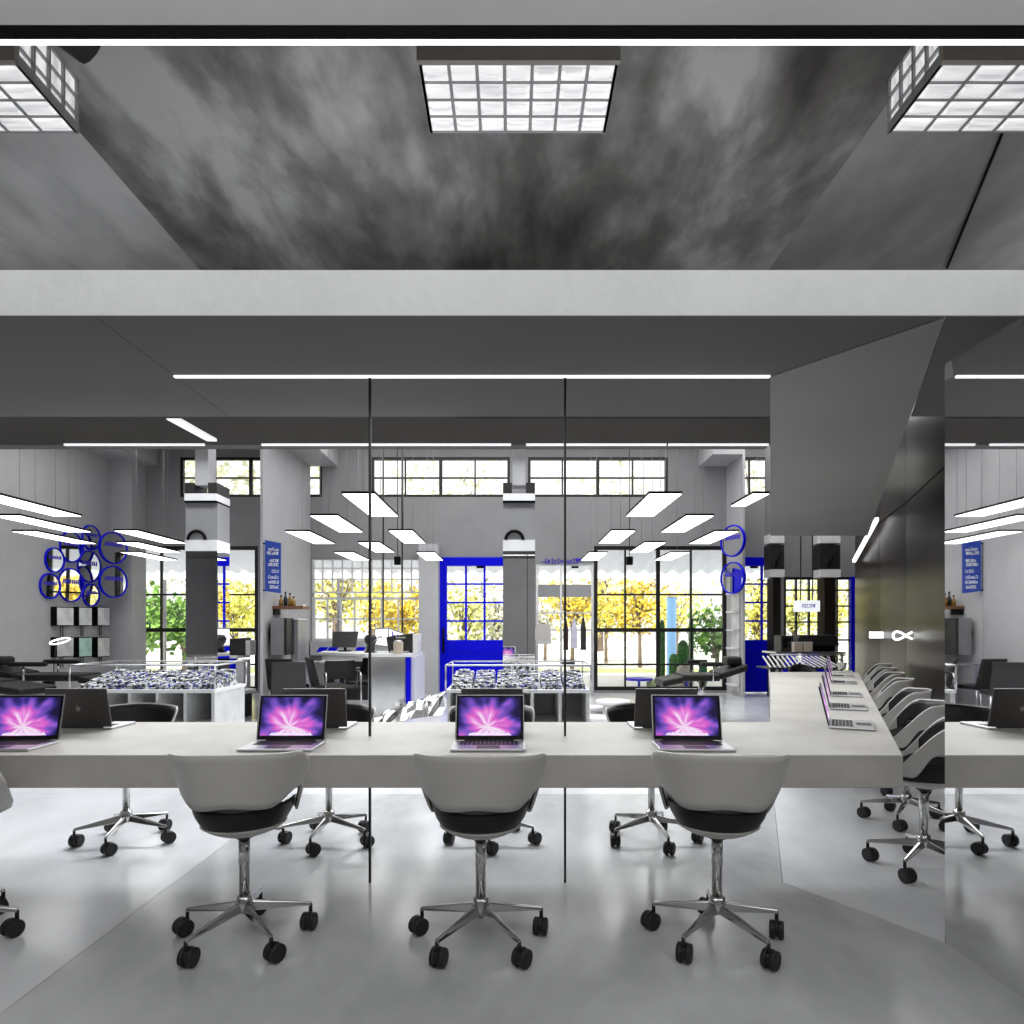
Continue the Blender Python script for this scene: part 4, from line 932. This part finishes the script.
sub(MB().grid(lambda u, v: (.2 * math.sin((u - .5) * 2.6), .2 * math.cos((u - .5) * 2.6) - .1, .45 + v * (.36 - .10 * (2 * u - 1) ** 2)), 16, 5), 'backrest', M['uphol'], t, solid=.03); sub(MB().lathe([(.0, .42), (.2, .42), (.21, .47), (0, .48)]), 'seat', M['uphol'], t); sub(MB().lathe([(.2, 0), (.2, .02), (.025, .04), (.025, .42)]), 'pedestal', M['chrome'], t)
# reflection of the ring light on the bronze wall, built as a glowing loop
o_ = P(905, 638, 8.25); t = thing('loop_reflection', 'small white glowing loop on the bronze wall, a reflected ring light', 'light', o_)
sub(MB().tube([(.16 * math.sin(a) * 1.0, -.02, .05 * math.sin(2 * a) + .03) for a in [2 * PI * q / 30 for q in range(31)]], .014, 6), 'loop', M['strip'], t)
boxthing('wall_lamp', 'small square white light low on the bronze wall', 'light', [('lamp_glass', MB().box(-.1, .1, 0, .04, -.05, .05), M['strip']), ('back_plate', MB().box(-.11, .11, .041, .06, -.06, .06), M['darkgrey'])], P(877, 635, 9.95))
for p, y, Z, lb in ((397, 560, 12.8, 'small black speaker hanging before the cafe window'), (630, 560, 12.8, 'small black speaker hanging before the black window')):
    t = thing('hanging_speaker', lb, 'speaker', (PX(p, Z), Z, PZ(y, Z))); sub(MB().box(-.06, .06, 0, .1, -.09, .07), 'case', M['black'], t, bevel=.008); sub(MB().tube([(0, .05, .07), (0, .05, 5.2 - PZ(y, Z))], .008, 5), 'hanging_rod', M['darkgrey'], t)
for px_, nm in ((575, 'shop window'), (754, 'second blue door'), (480, 'blue door')):
    o = MB().box(BX(px_) - .07, BX(px_) + .07, BW - .03, BW + .03, BZ(568.2), BZ(566.2)).build('exit_sensor', M['black']); tag(o, f'small black sensor bar at the top of the {nm}', 'sensor')
o = MB().box(PX(437, 13.0), PX(440, 13.0), 13.0, 13.1, PZ(600, 13), PZ(598, 13))
# white wall shelf unit right of the black window
t = thing('tall_shelf_unit', 'narrow tall white shelf unit beside the second blue door', 'shelf', (4.2, 12.75, 0)); sh = MB()
for z in (0.2, .55, .9, 1.25, 1.6, 1.95): sub(MB().box(-.02, .10, -.25, .2, z, z + .03), 'shelf', M['white'], t)
sub(MB().box(.085, .10, -.25, .2, .1, 2.0), 'back_panel', M['framew'], t)

# ------------------------------------------------------------------ outside
struct(MB().box(-30, 30, BW + .16, 70, -.2, -.02).build('ground', M['ground']))
tag(MB().box(-30, 30, 19.5, 21.5, -.019, -.005).build('lawn_strip', M['path_green']), 'strip of pale lawn outside beyond the windows', 'lawn', kind='stuff')
cg = MB(); nx = 150
def corr(u, v): 
    X = -9 + 17 * u; return (X, BW + .3 + 2.9 * v, 2.98 - .46 * v + .035 * math.sin(X * 2 * PI / .34))
cg.grid(corr, 600, 1)
cm = mk('corrugated_sheet', (.80, .82, .86), .5, var=.03)
_nt = cm.node_tree; _tr = _nt.nodes.new('ShaderNodeBsdfTranslucent'); _tr.inputs['Color'].default_value = (.85, .88, .95, 1); _mx = _nt.nodes.new('ShaderNodeMixShader'); _mx.inputs[0].default_value = .6
_nt.links.new(_nt.nodes['Principled BSDF'].outputs[0], _mx.inputs[1]); _nt.links.new(_tr.outputs[0], _mx.inputs[2]); _nt.links.new(_mx.outputs[0], _nt.nodes['Material Output'].inputs['Surface'])
o = cg.build('canopy_roof', cm); tag(o, 'pale corrugated canopy roof over the outside of the windows', 'canopy')
cn = bpy.data.materials['corrugated_sheet']
for X in (-8.6, -4.3, .6, 7.6):
    o.parent = None
    sub(MB().tube([(X, BW + 3.1, -.02), (X, BW + 3.1, 2.5)], .04, 8), 'post', M['greymetal'], o)
def tree(px, Z, h, cw, ch, leaf, lab, n=420, trunk=.09, cz=None, seed=0, size=.14, bare=0):
    r = random.Random(seed + int(px)); X = PX(px, Z)
    t = thing('tree', lab, 'tree', (X, Z, -.02), 0, 'trees outside the windows')
    cz = cz if cz is not None else h - ch - .35
    tb = MB(); top = Vector((r.uniform(-.2, .2), 0, cz + ch * .5))
    tb.tube([(0, 0, 0), (r.uniform(-.08, .08), 0, cz * .55), top], [trunk, trunk * .75, trunk * .3], 8)
    cl = []
    for k in range(9 + bare):
        a = r.uniform(0, 2 * PI); e = Vector((math.cos(a) * cw * r.uniform(.4, .85), math.sin(a) * cw * .6 * r.uniform(.3, .9), cz + ch * r.uniform(-.5, .85)))
        st = Vector((0, 0, cz * r.uniform(.45, .9))); md_ = st.lerp(e, .5) + Vector((0, 0, .15 * ch))
        tb.tube([st, md_, e], [trunk * .45, trunk * .3, trunk * .1], 5); cl.append(e); cl.append(md_)
    sub(tb, 'trunk', M['trunk'], t)
    lf = MB()
    for k in range(n):
        if r.random() < .6:
            c0_ = r.choice(cl); c = c0_ + Vector((r.gauss(0, cw * .24), r.gauss(0, cw * .22), r.gauss(0, ch * .2)))
        else:
            a = r.uniform(0, 2 * PI); p = math.acos(r.uniform(-1, 1)); q = r.random() ** .33
            c = Vector((cw * q * math.sin(p) * math.cos(a), cw * .8 * q * math.sin(p) * math.sin(a), cz + ch * q * math.cos(p)))
        if c.z < .3: continue
        d = Vector((r.gauss(0, 1), r.gauss(0, 1), r.gauss(0, 1))).normalized(); s_ = d.orthogonal().normalized() * size * r.uniform(.5, 1.1); d = d * size * r.uniform(.8, 1.6)
        lf.add([c, c + d * .5 + s_ * .5, c + d, c + d * .5 - s_ * .5], [(0, 1, 2, 3)])
    sub(lf, 'crown', M[leaf], t)
T = [(640, 22, 3.4, 1.25, 1.0, 'leaf_orange', 'orange leaved tree outside the middle of the black window', 700), (606, 25, 3.8, 1.5, 1.3, 'leaf_lime', 'yellow-green tree outside the left of the black window', 700), (572, 21, 3.3, 1.1, .9, 'leaf_orange', 'orange leaved tree outside the shop window', 520),
     (715, 17, 2.3, .75, .75, 'leaf_green', 'green leaved tree outside the right of the black window', 420), (545, 26, 3.4, 1.4, 1.2, 'leaf_pale', 'pale green tree outside the shop window beside the column', 480), (462, 19, 3.0, .9, 1.0, 'leaf_lime', 'thin yellow-green tree outside the left half of the blue door', 340), (496, 20, 3.0, .9, 1.0, 'leaf_pale', 'pale thin tree outside the right half of the blue door', 320),
     (336, 20, 4.2, 1.1, 1.3, 'leaf_yellow', 'yellow tree with a thick trunk outside the left of the cafe window', 360), (404, 21, 3.0, 1.0, .85, 'leaf_orange', 'orange leaved tree outside the right of the cafe window', 620), (372, 24, 3.6, 1.2, 1.1, 'leaf_yellow', 'yellow tree outside the middle of the cafe window', 480),
     (142, 17.5, 2.7, .85, .9, 'leaf_green', 'dense green tree outside the left half of the far left window', 760), (184, 18, 2.6, .8, .85, 'leaf_green', 'green tree outside the far left window beside the mirror column', 640), (236, 21, 3.2, 1.0, 1.0, 'leaf_yellow', 'yellow tree outside the far left window, right of the column', 560), (257, 24, 3.6, 1.0, 1.2, 'leaf_lime', 'yellow-green tree outside at the right end of the far left window', 420),
     (757, 20, 3.2, .8, 1.1, 'leaf_yellow', 'yellow tree outside the second blue door', 420), (795, 22, 3.3, 1.2, 1.0, 'leaf_lime', 'yellow-green tree beyond the counter wing, between the dark columns', 620), (835, 24, 3.4, 1.1, 1.0, 'leaf_yellow', 'yellow tree beyond the counter wing, beside the bronze wall', 420), (676, 27, 3.4, 1.4, 1.0, 'leaf_yellow', 'yellow tree outside behind the pale blue column', 520)]
for i, (px, Z, h, cw, ch, lf_, lb, n) in enumerate(T): tree(px, Z, h, cw, ch, lf_, lb, int(n * 1.3), trunk=.17 if px == 336 else .07, seed=i * 11)
for i, (px, Z) in enumerate(((190, 36), (300, 38), (440, 36), (600, 38), (760, 36))):
    tree(px, Z, 11, 4.2, 4.8, 'leaf_pale', f"tall pale tree far outside seen through the high windows, {ords[i]} from the left", 850, trunk=.2, cz=6.2, seed=90 + i, size=.42)
def cactus(px, Z, z0, h, r, lab, arms=()):
    t = thing('cactus', lab, 'cactus', (PX(px, Z), Z, z0), 0, 'cacti outside the black window')
    def ribbed(b, c, r, h):
        n = 18
        prof = [(.75, 0), (1, .12), (1.05, .5), (1, .85), (.8, .95), (.45, 1.0), (.02, 1.02)]; vs = []
        for q, zz in prof:
            for k in range(n):
                a = 2 * PI * k / n; rr = r * q * (1 if k % 2 else .82); vs.append((c[0] + rr * math.cos(a), c[1] + rr * math.sin(a), c[2] + h * zz))
        b.add(vs, [(j * n + k, j * n + (k + 1) % n, (j + 1) * n + (k + 1) % n, (j + 1) * n + k) for j in range(len(prof) - 1) for k in range(n)], True)
    b = MB(); ribbed(b, (0, 0, 0), r, h); sub(b, 'stem', M['cactus'], t)
    for dx, zz, hh_ in arms:
        b = MB(); b.tube([(0, 0, zz), (dx * .8, 0, zz), (dx, 0, zz + .08)], r * .5, 8); ribbed(b, (dx, 0, zz + .05), r * .6, hh_); sub(b, 'arm', M['cactus'], t)
ZC = 15.2; g = lambda y: PZ(y, ZC)
cactus(662, ZC, -.02, g(620), .07, 'tall thin cactus at the left of the group'); cactus(674, ZC - .2, -.02, g(653), .11, 'medium cactus before the pale blue column'); cactus(683, ZC, -.02, g(640), .13, 'stout tall cactus in the middle of the group', ((.16, .35, .25),))
cactus(691, ZC + .2, -.02, g(617), .06, 'tallest slim cactus right of the stout one'); cactus(703, ZC - .1, -.02, g(661), .09, 'short cactus at the right of the group', ((-.13, .12, .15),)); cactus(686.5, ZC - .6, -.02, .42, .10, 'low cactus in front of the stout one')
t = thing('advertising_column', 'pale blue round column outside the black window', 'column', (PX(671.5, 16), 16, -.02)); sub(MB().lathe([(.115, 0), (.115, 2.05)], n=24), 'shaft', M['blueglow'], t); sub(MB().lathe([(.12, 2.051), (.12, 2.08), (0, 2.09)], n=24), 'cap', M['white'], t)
for i, (px, y, r) in enumerate(((639, 678, .30), (683, 677, .22))):
    Z = 14.6; z = PZ(y, Z); t = thing('garden_table', ('small blue garden table outside, left of the cacti', 'small blue garden table outside in front of the cacti')[i], 'table', (PX(px, Z), Z - i * .3, -.02), 0, 'blue garden tables')
    sub(MB().lathe([(r, z - .03), (r, z + .02)], n=24), 'table_top', M['blue'], t); sub(MB().lathe([(.03, .02), (.03, z - .03)]), 'leg', M['blue'], t); sub(MB().lathe([(r * .55, 0), (r * .55, .02)], n=20), 'foot', M['blue'], t)
for i, (px, Z, rx, rz_) in enumerate(((679, 15.0, .22, .30), (668, 14.9, .26, .16), (655, 15.0, .3, .12))):
    o = MB().ball((0, 0, 0), (rx, rx * .8, rz_), 12, 8, .12).build('boulder', M['rock'] if i < 2 else M['path_green']); o.location = (PX(px, Z), Z - .5, rz_ * .8 - .03); tag(o, ('pale sand boulder among the cacti, the taller one', 'low pale boulder at the foot of the cacti', 'low mossy boulder left of the cacti')[i], 'boulder', 'boulders by the cacti')
# ------------------------------------------------------------------ light, sky, camera
w = bpy.data.worlds.new('daylight'); SC.world = w; w.use_nodes = True
bg = w.node_tree.nodes['Background']
sk = w.node_tree.nodes.new('ShaderNodeTexSky'); sk.sky_type = 'HOSEK_WILKIE'; sk.turbidity = 4; sk.sun_direction = (.2, -.5, .8)
mxs = w.node_tree.nodes.new('ShaderNodeMixRGB'); mxs.inputs[0].default_value = .75; mxs.inputs[2].default_value = (1, 1, .97, 1)
w.node_tree.links.new(sk.outputs[0], mxs.inputs[1]); w.node_tree.links.new(mxs.outputs[0], bg.inputs['Color'])
bg.inputs['Strength'].default_value = 1.6
def area(name, loc, target, size, energy, col=(1, 1, 1), sy=None):
    d = bpy.data.lights.new(name, 'AREA'); d.energy = energy; d.color = col; d.shape = 'RECTANGLE'; d.size = size; d.size_y = sy or size
    o = bpy.data.objects.new(name, d); COL.objects.link(o); o.location = loc
    o.rotation_euler = (Vector(target) - Vector(loc)).to_track_quat('-Z', 'Y').to_euler()
    return o
sun = bpy.data.lights.new('sun', 'SUN'); sun.energy = 7.5; sun.angle = .02; sun.color = (1, .96, .88)
so = bpy.data.objects.new('sun', sun); COL.objects.link(so); so.rotation_euler = (math.radians(42), 0, math.radians(-18))
area('near_ceiling_fill', (0, .3, 3.35), (0, 1.2, 0), 6, 52, sy=1.4)  # unseen area lamp added to brighten the near floor and counter front
area('near_ceiling_wash', (0, .7, 2.55), (0, .72, 3.4), 6, 26, sy=1.0)  # unseen, added to lift the tone of the near ceiling plate
area('beam_wash', (0, 1.5, 3.1), (0, 2.75, 2.7), 8, 22, sy=.3)  # unseen, added to brighten the face of the front beam
area('front_wall_wash', (0, -.8, 3.3), (0, -2.2, 1.6), 7, 16, sy=.4)  # unseen, added to brighten the wall behind the camera for the mirrors
area('cove_fill', (.1, 3.2, 2.86), (.1, 3.6, 4.0), 4, 13, sy=.3)  # unseen fill added above the beam to brighten the stained ceiling
area('cove_fill_left', (-4.5, 3.6, 2.9), (-4.2, 3.7, 4.0), 3.5, 17, sy=1)  # added fill, unseen, for the left part of that ceiling
area('cove_fill_right', (4.6, 3.6, 2.9), (4.2, 3.7, 4.0), 3.5, 17, sy=1)  # added fill, unseen, for the right part of that ceiling
area('floor_wash', (-1.0, 7.0, 3.75), (-1.0, 3.5, 0), 8, 300, (.93, .96, 1), sy=.8)  # added out of sight behind the middle beam for the bright floor
area('counter_fill_left', (-2.2, 4.3, 2.57), (-2.2, 3.4, .7), 3.6, 8, sy=.3)  # unseen fill added under the soffit for the counter
area('room_fill_middle', (0, 8, 5.1), (0, 8, 0), 6, 150, sy=3)  # unseen fill added below the ceiling for the middle of the room
area('room_fill_far', (0, 11.3, 5.1), (0, 11.6, 0), 8, 170, sy=2.5)  # added, unseen: fills the far end of the room
area('room_fill_left', (-6, 9.5, 4.5), (-6, 9.7, 0), 2.5, 70, sy=4)  # added, unseen: fills the left end of the room
area('room_fill_right', (6.0, 12.0, 5.1), (6.0, 12.8, 0), 3.5, 90, sy=1.4)  # unseen fill added to brighten the back wall at the right
area('wing_fill', (3.4, 5.5, 2.59), (3.4, 5.5, 0), .5, 26, sy=4)  # unseen fill added below the wing soffit
for nm, loc, tg, e, ang in (('bronze_fill_spot', P(880, 520, 7.0), P(908, 492, 8.2), 60, 22), ('bronze_fill_spot_low', P(880, 610, 7.2), P(908, 630, 8.2), 45, 26)):  # unseen spots added to put bright blobs on the bronze wall
    d = bpy.data.lights.new(nm, 'SPOT'); d.energy = e; d.spot_size = math.radians(ang); d.spot_blend = .7; d.shadow_soft_size = .08
    o = bpy.data.objects.new(nm, d); COL.objects.link(o); o.location = loc; o.rotation_euler = (Vector(tg) - Vector(loc)).to_track_quat('-Z', 'Y').to_euler()
cam = bpy.data.cameras.new('camera'); cam.sensor_width = 36; cam.lens = 36 * F / 1024
cam.shift_x = 0; cam.shift_y = (CY - 512) / 1024; cam.clip_start = .05
co = bpy.data.objects.new('camera', cam); COL.objects.link(co); co.location = (0, 0, EYE); co.rotation_euler = (PI / 2, 0, 0)
SC.camera = co
SC.view_settings.view_transform = 'Standard'; SC.view_settings.look = 'None'; SC.view_settings.exposure = 0
SC.cycles.use_denoising = True
SC.cycles.max_bounces = 8; SC.cycles.transparent_max_bounces = 12
SC.cycles.sample_clamp_indirect = 6
